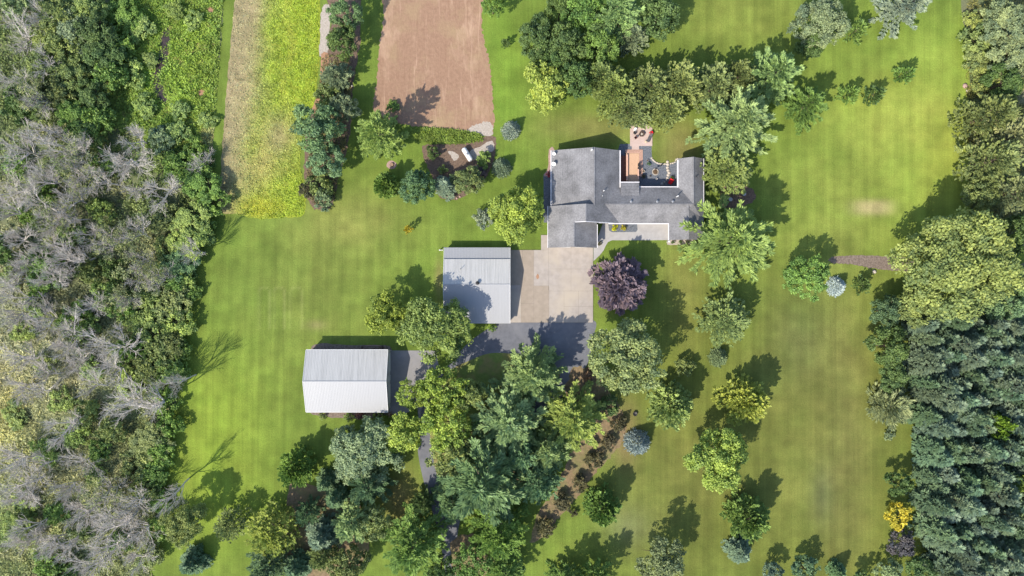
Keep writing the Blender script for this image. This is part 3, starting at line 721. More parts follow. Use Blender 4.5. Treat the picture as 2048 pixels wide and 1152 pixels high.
def barn():
    t = thing('barn', 'large white barn with a bright two-pitched ribbed metal roof beside the asphalt apron', 'barn')
    x0, x1, yN, yS, yr, ze, zr = -40.2, -24.22, -12.1, -24.2, -17.97, 3.3, 5.3
    sN = (zr-ze)/(yN-yr); sS = (zr-ze)/(yr-yS); i_ = 0.25; d = 0.14
    w = MB(); prism_x(w, [(yS+i_,0),(yN-i_,0),(yN-i_,ze+sN*i_-d),(yr,zr-d),(yS+i_,ze+sS*i_-d)], x0+0.12, x1-0.12)
    w.build('wall', M_BARNWALL, t)
    r = MB(); r.slab([(x0,yS,ze),(x1,yS,ze),(x1,yr,zr),(x0,yr,zr)], 0.1); ribs_x(r, x0, x1, 0.3, (yS+0.01, ze), (yr-0.1, zr-sS*0.1))
    r.build('roof_slope', M_ROOFW, t)
    r = MB(); r.slab([(x0,yr,zr),(x1,yr,zr),(x1,yN,ze),(x0,yN,ze)], 0.1); ribs_x(r, x0, x1, 0.3, (yr+0.1, zr-sN*0.1), (yN-0.01, ze))
    r.build('roof_slope', M_ROOFD, t)
    c = MB(); c.slab([(x0-0.02,yr-0.17,zr-0.02),(x1+0.02,yr-0.17,zr-0.02),(x1+0.02,yr,zr+0.045),(x0-0.02,yr,zr+0.045)], 0.02); c.slab([(x0-0.02,yr,zr+0.045),(x1+0.02,yr,zr+0.045),(x1+0.02,yr+0.17,zr-0.02),(x0-0.02,yr+0.17,zr-0.02)], 0.02)
    c.build('ridge_cap', M_ROOFW, t)
    # barge boards on both gables and the eaves trim
    for xa, xb in ((x1+0.002, x1+0.06), (x0-0.06, x0-0.002)):
        for ya, yb, za, zb in ((yS, yr, ze, zr), (yr, yN, zr, ze)):
            MB().slab([(xa,ya,za+0.05),(xb,ya,za+0.05),(xb,yb,zb+0.05),(xa,yb,zb+0.05)], 0.22).build('barge_board', M_WHITE, t)
    MB().box(x0, x1, yN+0.002, yN+0.1, ze-0.16, ze-0.02).build('gutter', M_WHITE, t)
    MB().box(x0, x1, yS-0.08, yS-0.002, ze-0.16, ze-0.02).build('gutter', M_WHITE, t)
    # doors on the gable facing the apron
    xe = x1-0.12
    for ya, yb in ((-16.6, -12.9), (-22.9, -19.2)):
        m = MB().box(xe-0.02, xe+0.07, ya, yb, 0.05, 2.9)
        for k in range(4): m.box(xe+0.07, xe+0.09, ya+0.1, yb-0.1, 0.15+k*0.7, 0.72+k*0.7)
        m.build('overhead_door', M_WHITE, t)
    m = MB().box(xe-0.02, xe+0.06, -18.4, -17.4, 0.05, 2.1); dr = m.build('door', M_WHITE, t)
    MB().tube((xe+0.06,-17.55,1.05),(xe+0.13,-17.55,1.05),0.04,0.04).build('handle', M_DARK, dr)
    MB().box(xe+0.0, xe+0.14, -17.2, -12.7, 2.95, 3.1).build('door_track', M_GREY, t)
    MB().box(xe+0.0, xe+0.14, -23.2, -18.9, 2.95, 3.1).build('door_track', M_GREY, t)
    MB().tube((xe+0.16,-12.45,0.05),(xe+0.16,-12.45,3.0),0.06,0.06).build('downspout', M_WHITE, t)
    for x in (-37, -33, -29): window(t, x, yN-i_, 1.1, 1.3, 0.9, 'n'); window(t, x, yS+i_, 1.1, 1.3, 0.9, 's')
barn()

def shed():
    t = thing('shed', 'wide white metal-roofed machine shed beside the concrete forecourt, with a lean-to step in its roof', 'shed')
    x0, x1 = -13.35, -0.40
    yl, yN, yr, yk, yS = 7.98, 5.69, 0.68, -4.5, -6.99
    zl, zlt, zN, zr, zS = 2.0, 2.38, 2.60, 3.9, 2.0
    sS = (zr-zS)/(yr-yS); zk = zS + sS*(yk-yS)
    w = MB(); d = 0.14; i_ = 0.25
    prism_x(w, [(yS+i_,0),(yl-i_,0),(yl-i_,zl+0.03-d),(yN,zlt-d),(yN-0.05,zN-d),(yr,zr-d),(yS+i_,zS+sS*i_-d)], x0+0.15, x1-0.15)
    w.build('wall', M_BARNWALL, t)
    r = MB(); r.slab([(x0,yk,zk),(x1,yk,zk),(x1,yr,zr),(x0,yr,zr)], 0.09); ribs_x(r, x0, x1, 0.3, (yk+0.02, zk), (yr-0.1, zr-sS*0.1)); r.build('roof_slope', M_ROOFW, t)
    r = MB(); r.slab([(x0,yS,zS-0.03),(x1,yS,zS-0.03),(x1,yk+0.1,zk+sS*0.1-0.03),(x0,yk+0.1,zk+sS*0.1-0.03)], 0.06); ribs_x(r, x0, x1, 0.3, (yS+0.01, zS-0.03), (yk-0.02, zk-0.035)); r.build('lean_to_roof', M_ROOFW, t)
    sN = (zr-zN)/(yN-yr)
    r = MB(); r.slab([(x0,yr,zr),(x1,yr,zr),(x1,yN,zN),(x0,yN,zN)], 0.09); ribs_x(r, x0, x1, 0.3, (yr+0.1, zr-sN*0.1), (yN-0.01, zN)); r.build('roof_slope', M_ROOFD, t)
    r = MB(); r.slab([(x0+0.02,yN-0.1,zlt),(x1,yN-0.1,zlt),(x1,yl,zl),(x0+0.02,yl,zl)], 0.08); ribs_x(r, x0, x1, 0.3, (yN+0.1, zlt-0.02), (yl-0.01, zl)); r.build('lean_to_roof', M_ROOFW, t)
    c = MB(); c.slab([(x0-0.01,yr-0.15,zr-0.015),(x1+0.01,yr-0.15,zr-0.015),(x1+0.01,yr,zr+0.045),(x0-0.01,yr,zr+0.045)], 0.02); c.slab([(x0-0.01,yr,zr+0.045),(x1+0.01,yr,zr+0.045),(x1+0.01,yr+0.15,zr-0.015),(x0-0.01,yr+0.15,zr-0.015)], 0.02)
    c.build('ridge_cap', M_ROOFW, t)
    for ya, yb, za, zb in ((yS, yr, zS, zr), (yr, yN, zr, zN), (yN+0.002, yl, zlt, zl)):
        for xa, xb in ((x1+0.002, x1+0.07), (x0-0.07, x0-0.002)):
            MB().slab([(xa,ya,za+0.05),(xb,ya,za+0.05),(xb,yb,zb+0.05),(xa,yb,zb+0.05)], 0.2).build('barge_board', M_WHITE, t)
    # vents
    x, y, z = W(955, 566, 4.2)
    m = MB(); m.tube((x, y, 3.6), (x, y, 4.25), 0.16, 0.16, 12); v = m.build('roof_vent', M_GREY, t)
    m = MB().lathe([(0.40,0),(0.40,0.08),(0.08,0.38)], (x, y, 4.2), 6); m.build('vent_hood', M_DARK, v)
    x, y, z = W(921, 538, 3.4); MB().tube((x,y,2.9),(x,y,4.05),0.05,0.05).build('vent_pipe', M_DARK, t)
    x, y = x1-0.15, 0.6
    MB().tube((x,y,2.9),(x+0.32,y,2.9),0.09,0.14).build('wall_lamp', M_DARK, t)
    for ya, yb in ((1.0, 4.8), (-4.2, -0.4)):
        m = MB().box(x1-0.17, x1-0.09, ya, yb, 0.12, 2.2)
        for k in range(4): m.box(x1-0.09, x1-0.07, ya+0.1, yb-0.1, 0.2+k*0.5, 0.62+k*0.5)
        m.build('overhead_door', M_WHITE, t)
    m = MB(); x, y, _ = W(886, 500, 1); m.tube((x-0.02,y,0.75),(x-0.75,y,0.75),0.07,0.07); m.tube((x-0.7,y,0.0),(x-0.7,y,0.82),0.12,0.12); m.build('water_pipe', M_WHITE, t)
shed()

# ------------------------------------------------------------------ deck, patio and courtyard
def deck():
    t = thing('deck', 'orange-brown timber deck with wrap-round steps between the house wings', 'deck')
    def R(x0, x1, y0, y1):            # photo rectangle to world rectangle
        a = W(x0, y1); b = W(x1, y0); return a[0], b[0], a[1], b[1]
    x0, x1, ya, yb = R(1251.5, 1277, 307.5, 367)
    m = MB(); n = 16; bw = (x1-x0)/n
    for k in range(n): m.box(x0+k*bw+0.006, x0+(k+1)*bw-0.006, ya, yb, 0.56, 0.60)
    m.build('platform', M_DECK, t)
    MB().box(x0+0.02, x1-0.02, ya, yb-0.02, 0.0, 0.555).build('skirt', M_RISER, t)
    lx0, lx1, _, _ = R(1239.5, 1251.5, 307, 367)
    m = MB(); bw = (lx1-lx0)/8
    for k in range(8): m.box(lx0+k*bw+0.006, lx0+(k+1)*bw-0.006, ya, W(0,312)[1], 0.36, 0.40)
    m.box(lx0+0.01, lx1-0.01, ya, W(0,312)[1]-0.02, 0.0, 0.355)
    m.build('lower_platform', M_RISER, t)  # house's shade on these boards put in as the dark riser colour
    for k in range(3):                # three steps round the north and east sides
        z = 0.45-k*0.15; o0 = 0.03+k*0.26; o1 = o0+0.24
        s = MB()
        s.box(x0-0.1, x1+o1, yb+o0, yb+o1, z-0.06, z); s.box(x1+o0, x1+o1, ya+1.4, yb+o0-0.004, z-0.06, z)
        st = s.build('step', M_DECKT, t)
        s = MB(); s.box(x0-0.1, x1+o1-0.08, yb+o0-0.02, yb+o1-0.06, 0.0, z-0.062); s.box(x1+o0-0.02, x1+o1-0.06, ya+1.4, yb+o0-0.024, 0.0, z-0.062); s.build('riser', M_RISER, st)
    for xa, xb, y_0, y_1 in ((1250.6, 1254.2, 311, 362), (1273.2, 1276, 340, 359.5)):
        a = R(xa, xb, y_0, y_1)
        b = MB().box(a[0], a[1], a[2], a[3], 1.0, 1.05)
        for q in range(5):
            yy = a[2]+0.1+(a[3]-a[2]-0.2)*q/4
            b.box((a[0]+a[1])/2-0.05, (a[0]+a[1])/2+0.05, yy-0.05, yy+0.05, 0.602, 0.998)
        b.build('bench_rail', M_DECKT, t)
deck()

def iron_chair(px, py, rz, label, group=None, m_=M_DARK, z=0.0):
    x, y, _ = W(px, py)
    t = thing('patio_chair', label, 'chair', (x, y, z), rz, group)
    MB().box(-0.24,0.24,-0.24,0.24,0.42,0.46).build('seat', m_, t)
    b = MB().slab([(-0.24,0.20,0.5),(0.24,0.20,0.5),(0.24,0.36,0.95),(-0.24,0.36,0.95)], 0.05); b.build('backrest', m_, t)
    for sx in (-0.21, 0.21):
        for sy in (-0.21, 0.21): MB().tube((sx,sy,0),(sx,sy,0.42),0.02,0.02,6).build('leg', M_DARK, t)
        MB().box(sx-0.03,sx+0.03,-0.22,0.25,0.62,0.65).build('armrest', m_, t)
    return t
iron_chair(1269, 267.5, 0.9, 'dark patio chair west of the six-sided fire table', z=0.09)
iron_chair(1270.6, 276.5, 2.2, 'maroon patio chair south-west of the six-sided fire table', m_=mat('maroon_cloth', (0.16,0.045,0.04), (0.11,0.03,0.03), 6), z=0.09)
iron_chair(1268.5, 261, -0.5, 'white wire patio chair in the patio corner by the boulders', m_=M_WHITE, z=0.09)
iron_chair(1300.3, 267.2, -1.2, 'bright red patio chair at the east edge of the patio', m_=M_RED, z=0.09)
def fire_table():
    x, y, _ = W(1282.7, 269); t = thing('fire_table', 'six-sided dark fire table in the middle of the pink patio', 'fire table', (x, y, 0.09))
    MB().lathe([(0.48,0.0),(0.52,0.42),(0.62,0.42),(0.62,0.48),(0.36,0.48),(0.34,0.36)], (0,0,0), 6).build('rim', mat('fire_table_brown', (0.10,0.065,0.05), (0.07,0.045,0.04), 5), t)
    m = MB()
    for k in range(9): m.rock((0.22*math.cos(k*2.4)*(k/9)**.5, 0.22*math.sin(k*2.4)*(k/9)**.5, 0.40), 0.09, 0.08, 0.07, k)
    m.build('lava_stones', M_STONE, t)
fire_table()
def side_table():
    x, y, _ = W(1274.3, 273.5); t = thing('side_table', 'small dark side table between the fire table and maroon chair', 'table', (x, y, 0.09), 0.6)
    MB().box(-0.2,0.2,-0.12,0.12,0.40,0.44).build('table_top', M_CHAR, t)
    for sx in (-0.16,0.16):
        for sy in (-0.09,0.09): MB().tube((sx,sy,0),(sx,sy,0.4),0.018,0.018,6).build('leg', M_DARK, t)
side_table()
def lounger():
    x, y, _ = W(1298.3, 276.5); t = thing('lounge_chair', 'long charcoal lounge chair lying along the patio edge', 'lounger', (x, y, 0.09), math.radians(66))
    m = MB().slab([(-0.85,-0.3,0.34),(0.35,-0.3,0.34),(0.35,0.3,0.34),(-0.85,0.3,0.34)], 0.07); m.build('seat', M_CHAR, t)
    MB().slab([(0.36,-0.3,0.35),(0.95,-0.3,0.66),(0.95,0.3,0.66),(0.36,0.3,0.35)], 0.07).build('backrest', M_CHAR, t)
    for sx in (-0.75, 0.35):
        for sy in (-0.25, 0.25): MB().tube((sx,sy,0),(sx,sy,0.30),0.025,0.025,6).build('leg', M_DARK, t)
lounger()
def stool(px, py, label, m_, R=0.24, h=0.4, z=0.09):
    x, y, _ = W(px, py); t = thing('pouf', label, 'pouf', (x, y, z))
    MB().lathe([(R*0.9,0),(R,h*0.3),(R,h*0.75),(R*0.8,h),(0.03,h*1.03)], n=18).build('body', m_, t, True)
    MB().lathe([(0.07,h*1.03),(0.07,h*1.06),(0.02,h*1.08)], n=8).build('button', M_STONEP, t)
stool(1291.3, 284, 'round cream pouf near the foot of the charcoal lounger', mat('cream_cloth', (0.62,0.52,0.36), (0.52,0.43,0.29), 5))

def boulder(px, py, r, label, m_=M_STONE, h=0.3, seed=0, group=None, z=0.0, name='boulder', cat='stone', asp=1.0):
    x, y, _ = W(px, py)
    o = MB().rock((0,0,0), r, r*asp, h, seed).build(name, m_, None, True, (x, y, z+h*0.35))
    return tag(o, label, cat, group)
for k, (px, py, r, lb) in enumerate([(1271, 249.5, 0.35, 'pale boulder at the northernmost tip of the patio'), (1276, 252, 0.28, 'pale boulder on the patio just below its northern tip'), (1283, 255, 0.3, 'pale boulder at the patio edge under the pine needles, mid-row'), (1289, 258, 0.25, 'pale boulder in the patio-edge row nearest the red chair')]):
    boulder(px, py, r, lb, M_STONE, 0.28, k, 'boulders along the patio edge')
def bistro():
    x, y, _ = W(1277.5, 338); t = thing('bistro_table', 'black iron bistro table at the east edge of the timber deck', 'table', (x, y, 0.15))
    MB().lathe([(0.38,0.70),(0.38,0.73),(0.36,0.735)], n=18).build('table_top', M_DARK, t)
    MB().tube((0,0,0),(0,0,0.7),0.035,0.035).build('pedestal', M_DARK, t)
    MB().lathe([(0.25,0),(0.22,0.04),(0.03,0.08)], n=14).build('base', M_DARK, t)
bistro()
iron_chair(1277, 331.5, 0.0, 'black iron chair on the north side of the bistro table', z=0.15)
iron_chair(1278, 345.5, math.pi, 'black iron chair on the south side of the bistro table')
# round fire ring of the gravel court
def fire_ring():
    x, y, _ = W(1310.7, 343.7); t = thing('fire_ring', 'round ring of cream stones filled with brown soil in the gravel court', 'fire ring', (x, y, 0.014))
    for k in range(14):
        a = 2*math.pi*k/14
        MB().rock((0.56*math.cos(a), 0.60*math.sin(a), 0.06), 0.13, 0.13, 0.13, k).build('ring_stone', M_STONE, t, True)
    MB().lathe([(0.50,0.0),(0.50,0.07),(0.30,0.11),(0.02,0.12)], n=18).build('soil', M_SOIL, t, True)
fire_ring()
steps = [(1335,323.5,.32),(1335.5,329,.33),(1335,335,.34),(1336,340.5,.33),(1338,345.5,.36),(1336,350.5,.36),(1335,356,.27)]
for k, (px, py, r) in enumerate(steps):
    boulder(px, py, r, ['first','second','third','fourth','fifth','sixth','seventh'][k] + ' cream stepping stone from the lawn edge of the gravel court', M_STONE, 0.14, k, 'stepping stones across the gravel court', 0.014, 'stepping_stone', 'stepping stone', 0.85)
for k, (px, py, r, lb) in enumerate([(1332.5,360,.26,'smaller grey stone beside the red wheelbarrow at the path end'),(1324.5,368,.36,'large grey boulder against the house wall in the gravel court'),(1329,364,.24,'middle grey stone between the path end and large grey boulder')]):
    boulder(px, py, r, lb, M_STONEG, 0.25, 20+k, 'grey stones by the wheelbarrow', 0.014)
edge = smooth_ring([(1304,316),(1306.5,320.5),(1311,324.5),(1317,327),(1324,328),(1331,327.5)], 6, 0)[:30]
edge += [(1341,327),(1343.5,326.6),(1346,326),(1348.5,325.2),(1350.5,323.8),(1351.5,321),(1353,318.5),(1355,317)]
for k, (px, py) in enumerate(edge):
    boulder(px+random.uniform(-.5,.5), py+random.uniform(-.5,.5), random.uniform(0.10,0.18), 'small whitish edging stone in the curved row between lawn and gravel court', M_STONE, 0.12, 40+k, 'white edging stones round the gravel court', 0.01, 'edging_stone', 'edging stone')
def wheelbarrow():
    x, y, _ = W(1340, 364.5); t = thing('wheelbarrow', 'red wheelbarrow standing in the house shade on the gravel court', 'wheelbarrow', (x, y, 0.014), math.radians(58))
    m = MB(); a = [(-0.5,-0.36,0.62),(0.62,-0.40,0.66),(0.62,0.40,0.66),(-0.5,0.36,0.62)]; b = [(-0.25,-0.22,0.30),(0.35,-0.24,0.30),(0.35,0.24,0.30),(-0.25,0.22,0.30)]
    m.poly(b)
    for k in range(4):
        j = (k+1) % 4; m.poly([b[k], b[j], a[j], a[k]])
    o = m.build('tray', M_RED, t); so = o.modifiers.new('s', 'SOLIDIFY'); so.thickness = 0.03
    w = MB(); i0 = 0
    w.tube((0.92,-0.05,0.2),(0.92,0.05,0.2),0.2,0.2,18); w.build('wheel', M_DARK, t)
    for s in (-1, 1):
        h = MB(); h.tube((0.95,s*0.08,0.2),(-0.3,s*0.26,0.29),0.025,0.025,6); h.tube((-0.3,s*0.26,0.29),(-0.95,s*0.30,0.55),0.025,0.025,6); h.build('handle', M_DARK, t)
        l = MB(); l.tube((-0.2,s*0.25,0.28),(-0.28,s*0.27,0.0),0.025,0.025,6); l.build('leg', M_DARK, t)
wheelbarrow()
def planter(px, py, label, m_, R=0.22, h=0.4, z=0.014):
    x, y, _ = W(px, py); t = thing('planter', label, 'planter', (x, y, z))
    MB().lathe([(R*0.7,0),(R,h),(R*1.08,h),(R*1.08,h+0.04),(R*0.9,h+0.04),(R*0.88,h-0.06)], n=18).build('pot', m_, t)
    MB().lathe([(R*0.87,h-0.06),(R*0.5,h-0.03),(0.02,h-0.02)], n=12).build('soil', M_SOIL, t)
planter(1286.5, 343, 'round pale planter on the gravel east of the deck steps', M_STONE, 0.25)
planter(1312.5, 358.3, 'small white planter at the shadow edge in the gravel court', M_WHITE, 0.17)
planter(1300.2, 352.3, 'small dark planter in the gravel south of the fire ring', M_DARK, 0.14, 0.25)
planter(1295, 321.5, 'square-looking grey-green planter on gravel north-east of the deck', M_GREY, 0.2, 0.25)
def trellis():
    x, y, _ = W(1313, 336); t = thing('iron_crane', 'dark iron cooking crane leaning over the round fire ring', 'fire crane', (x, y, 0.014))
    MB().tube((0.9,0.35,0),(0.7,0.3,1.1),0.04,0.035).build('post', M_DARK, t); MB().tube((0.7,0.3,1.1),(-0.25,-0.25,1.15),0.035,0.03).build('arm', M_DARK, t)
    MB().lathe([(0.12,0.0),(0.2,0.1),(0.2,0.22),(0.17,0.22)], (-0.25,-0.25,0.75), 12).build('pot', M_DARK, t)
trellis()
def iron_ornament(px, py, label):
    x, y, _ = W(px, py); t = thing('garden_ornament', label, 'ornament', (x, y, 0.014), 0.7)
    for s in (-1, 1): MB().tube((s*0.1,0,0),(s*0.06,0,0.45),0.03,0.02,6).build('leg', M_DARK, t)
    MB().rock((0,0,0.6), 0.34, 0.14, 0.18, 3).build('body', M_DARK, t, True)
    m = MB(); m.tube((0.25,0,0.65),(0.42,0,1.0),0.05,0.03,8); m.tube((0.42,0,1.0),(0.6,0,0.98),0.035,0.015,8); m.build('neck', M_DARK, t, True)
iron_ornament(1322, 331, 'dark long-necked bird ornament in gravel by the white edging stones')
def pole_lamp():
    x, y, _ = W(1333.5, 484); t = thing('lamp_post', 'white post at the front corner of the house by the tan bed', 'post', (x, y, 0.0))
    MB().tube((0,0,0),(0,0,1.9),0.06,0.05).build('pole', M_WHITE, t)
    MB().lathe([(0.05,1.9),(0.16,1.95),(0.18,2.2),(0.22,2.22),(0.03,2.35)], n=8).build('lantern', M_WHITE, t)
pole_lamp()

# ------------------------------------------------------------------ propane tank and small garden things
def propane_tank():
    a = Vector(W(928.3, 300)); b = Vector(W(942, 321.5)); c = (a+b)/2
    t = thing('propane_tank', 'long white propane tank with rounded ends on gravel in the mulch bed', 'propane tank', (c.x, c.y, 0.02), math.atan2(b.y-a.y, b.x-a.x))
    L = 3.1; R = 0.52; prof = []
    for k in range(7):
        q = k/6*math.pi/2; prof.append((max(R*math.sin(q), 0.01), -L/2 + R*0.75*(1-math.cos(q))))
    prof += [(r, -z) for r, z in prof[::-1]]
    m = MB(); m.lathe(prof, n=28); o = m.build('tank', M_WHITE, t, True, (0, 0, 0.88)); o.rotation_euler = (0, math.pi/2, 0)
    MB().lathe([(0.20,0),(0.20,0.16),(0.17,0.2),(0.02,0.22)], (0,0,1.36), 16).build('valve_dome', M_GREY, t)
    for s in (-1, 1):
        MB().box(s*0.95-0.1, s*0.95+0.1, -0.3, 0.3, 0, 0.44).build('saddle', M_STONEG, t)
propane_tank()
def stump():
    x, y, _ = W(784, 329.5); t = thing('stump', 'cut brown tree stump in the pinkish ring on the lawn', 'stump', (x, y, 0.012))
    MB().lathe([(0.46,0),(0.36,0.12),(0.34,0.3)], n=16).build('trunk', M_BARK, t); MB().lathe([(0.33,0.3),(0.33,0.315)], n=16).build('cut_face', M_STUMP, t)
stump()
boulder(1748, 543.5, 0.42, 'whitish boulder at the lower edge of the long mulch strip', M_STONE, 0.4, 71, asp=1.0)
boulder(1930, 172, 0.5, 'larger pale boulder on the right lawn boundary', M_STONEP, 0.35, 72)
boulder(1934, 182, 0.3, 'smaller pale boulder just below the larger one on the right boundary', M_STONE, 0.25, 73)
boulder(1932, 25, 0.25, 'small whitish rock on the boundary near the top right', M_STONE, 0.25, 74)
boulder(1105, 11, 0.2, 'small white rock on the lawn at the top, left of dark trees', M_STONE, 0.2, 75)
boulder(704, 172, 0.22, 'small white rock at the edge of the hedge row', M_STONE, 0.2, 76)
def paver_pad(px, py, label):
    x, y, _ = W(px, py); t = thing('bird_bath', label, 'bird bath', (x, y, 0.012))
    MB().lathe([(0.2,0),(0.1,0.1),(0.08,0.5),(0.14,0.55)], n=14).build('pedestal', M_STONEG, t)
    MB().lathe([(0.1,0.55),(0.36,0.62),(0.40,0.70),(0.36,0.70),(0.3,0.66),(0.02,0.65)], n=22).build('basin', mat('pale_stone', (0.50,0.50,0.52), (0.42,0.42,0.44), 4), t)
paver_pad(1459, 399.5, 'round grey bird bath under the big pine, nearer the house')
paver_pad(1486, 388.5, 'round grey bird bath under the big pine, farther from the house')
def water_bowl():
    x, y, _ = W(907, 392); t = thing('garden_statue', 'small white garden statue on pinkish mulch below the tank bed', 'statue', (x, y, 0.02))
    MB().lathe([(0.2,0),(0.2,0.1),(0.12,0.14),(0.10,0.4)], n=12).build('plinth', M_STONE, t); MB().rock((0,0,0.6),0.15,0.13,0.26,3).build('figure', M_WHITE, t, True)
water_bowl()
for k, (px, py) in enumerate([(895,393),(900,396),(914,396.5),(920,393.5)]):
    boulder(px, py, 0.22, ['pinkish stone at the left end of the arc round the statue','pinkish stone second from left in the arc round the statue','pinkish stone third from left in the arc round the statue','pinkish stone at the right end of the arc round the statue'][k], M_STONEP, 0.16, 80+k, 'pinkish stones by the statue')
def oval_bed():
    x, y, _ = W(745, 695); t = thing('flower_bed', 'narrow oval bed edged with pinkish bricks behind the lower barn', 'flower bed', (x, y, 0.012))
    m = MB()
    for k in range(60):
        a = 2*math.pi*k/60; m.obox((2.2*math.cos(a), 0.42*math.sin(a)), math.atan2(0.42*math.cos(a), -2.2*math.sin(a)), 0.22, 0.13, 0, 0.12)
    m.build('brick_edging', M_STONEP, t)
    m = MB().lathe([(0.95,0),(0.95,0.05),(0.4,0.09),(0.02,0.1)], (0,0,0), 30, 2.2, 0.40); m.build('soil', M_MULCHP, t, True)
oval_bed()
def driftwood():
    x, y, _ = W(780, 828); t = thing('driftwood', 'weathered tan driftwood stump at the lower corner of the barn', 'driftwood', (x, y, 0.02))
    m = MB()
    for k in range(7):
        a = k*0.9; m.tube((0,0,0.25),(0.75*math.cos(a),0.75*math.sin(a),0.05+0.3*(k%3)),0.16,0.05,7)
    m.build('roots', M_STUMP, t, True); MB().tube((0,0,0),(0.05,0.05,0.85),0.28,0.2,10).build('trunk', M_STUMP, t, True)
driftwood()
def lawn_pot():
    x, y, _ = W(1269.5, 827); t = thing('fire_bowl', 'small dark iron bowl in the worn ring on the lower lawn', 'fire bowl', (x, y, 0.01))
    MB().lathe([(0.2,0.1),(0.42,0.3),(0.45,0.42),(0.41,0.42),(0.3,0.25),(0.02,0.2)], n=20).build('bowl', M_DARK, t, True)
    for k in range(3): MB().tube((0.25*math.cos(k*2.09),0.25*math.sin(k*2.09),0),(0.22*math.cos(k*2.09),0.22*math.sin(k*2.09),0.2),0.03,0.03,6).build('leg', M_DARK, t)
lawn_pot()

# ------------------------------------------------------------------ plants: shared crown meshes, one object per plant
def norm(a): return a/np.maximum(np.linalg.norm(a, axis=-1, keepdims=True), 1e-9)

def leaf_quads(P, D, N, L, Wd):
    """diamond leaves: base P, along D, facing N"""
    D = norm(D); S = norm(np.cross(D, N)); L = L[:, None]; Wd = Wd[:, None]
    mid = P + D*L*0.5
    nn = norm(np.cross(S, D))
    return np.stack([P, mid + S*Wd/2 - nn*L*0.05, P + D*L, mid - S*Wd/2 - nn*L*0.05], 1)

def quad_mesh(name, Q, v, m, cols=None):
    n = len(Q); me = bpy.data.meshes.new(name)
    me.vertices.add(n*4); me.vertices.foreach_set('co', Q.reshape(-1).astype(np.float32))
    me.loops.add(n*4); me.loops.foreach_set('vertex_index', np.arange(n*4, dtype=np.int32))
    me.polygons.add(n); me.polygons.foreach_set('loop_start', np.arange(0, n*4, 4, dtype=np.int32))
    a = me.attributes.new('v', 'FLOAT', 'FACE'); a.data.foreach_set('value', np.clip(v, 0, 1).astype(np.float32))
    if cols is not None: 
        c = me.attributes.new('Col', 'FLOAT_COLOR', 'FACE'); rgba = np.ones((n, 4), np.float32); rgba[:, :3] = cols
        c.data.foreach_set('color', rgba.ravel())
    me.materials.append(m); me.update(calc_edges=True)
    return me

def segs_mesh(name, segs, m, n=4):
    """tapered branches as thin tubes, all in one mesh"""
    P0 = np.array([s[0] for s in segs]); P1 = np.array([s[1] for s in segs])
    r0 = np.array([s[2] for s in segs])[:, None, None]; r1 = np.array([s[3] for s in segs])[:, None, None]
    D = norm(P1-P0); ref = np.where(np.abs(D[:, 2:3]) > 0.9, np.array([[1., 0, 0]]), np.array([[0, 0, 1.]]))
    U = norm(np.cross(D, ref)); V = np.cross(D, U)
    ang = np.arange(n)*2*math.pi/n
    ring = U[:, None]*np.cos(ang)[None, :, None] + V[:, None]*np.sin(ang)[None, :, None]
    A = P0[:, None] + ring*r0; B = P1[:, None] + ring*r1
    vv = np.concatenate([A, B], 1).reshape(-1, 3); k = len(segs)
    base = (np.arange(k)*2*n)[:, None]
    i = np.arange(n)[None]; j = (np.arange(n)+1) % n; j = j[None]
    f = np.stack([base+i, base+n+i, base+n+j, base+j], -1).reshape(-1, 4)
    me = bpy.data.meshes.new(name)
    me.vertices.add(len(vv)); me.vertices.foreach_set('co', vv.ravel().astype(np.float32))
    me.loops.add(f.size); me.loops.foreach_set('vertex_index', f.ravel().astype(np.int32))
    me.polygons.add(len(f)); me.polygons.foreach_set('loop_start', np.arange(0, f.size, 4, dtype=np.int32))
    me.polygons.foreach_set('use_smooth', np.ones(len(f), dtype=bool))
    me.materials.append(m); me.update(calc_edges=True)
    return me

def limbs(R, h, seed, n=7, r=None, z0=0.25):
    g = random.Random(seed); r = r or 0.022*h+0.03; S = [((0,0,-0.05),(0,0,h*0.3),r*1.25,r),((0,0,h*0.3),(g.uniform(-.2,.2),g.uniform(-.2,.2),h*0.8),r,r*0.25)]
    for k in range(n):
        a = 2*math.pi*k/n + g.uniform(-.3, .3); z = h*(z0+0.4*g.random()); q = R*g.uniform(.55, .8)
        p0 = (0, 0, z); p1 = (q*.5*math.cos(a), q*.5*math.sin(a), z+h*0.13); p2 = (q*math.cos(a+.1), q*math.sin(a+.1), z+h*0.2)
        S += [(p0, p1, r*.5, r*.32), (p1, p2, r*.32, r*.1)]
    return segs_mesh('trunk', S, M_BARK, 6)

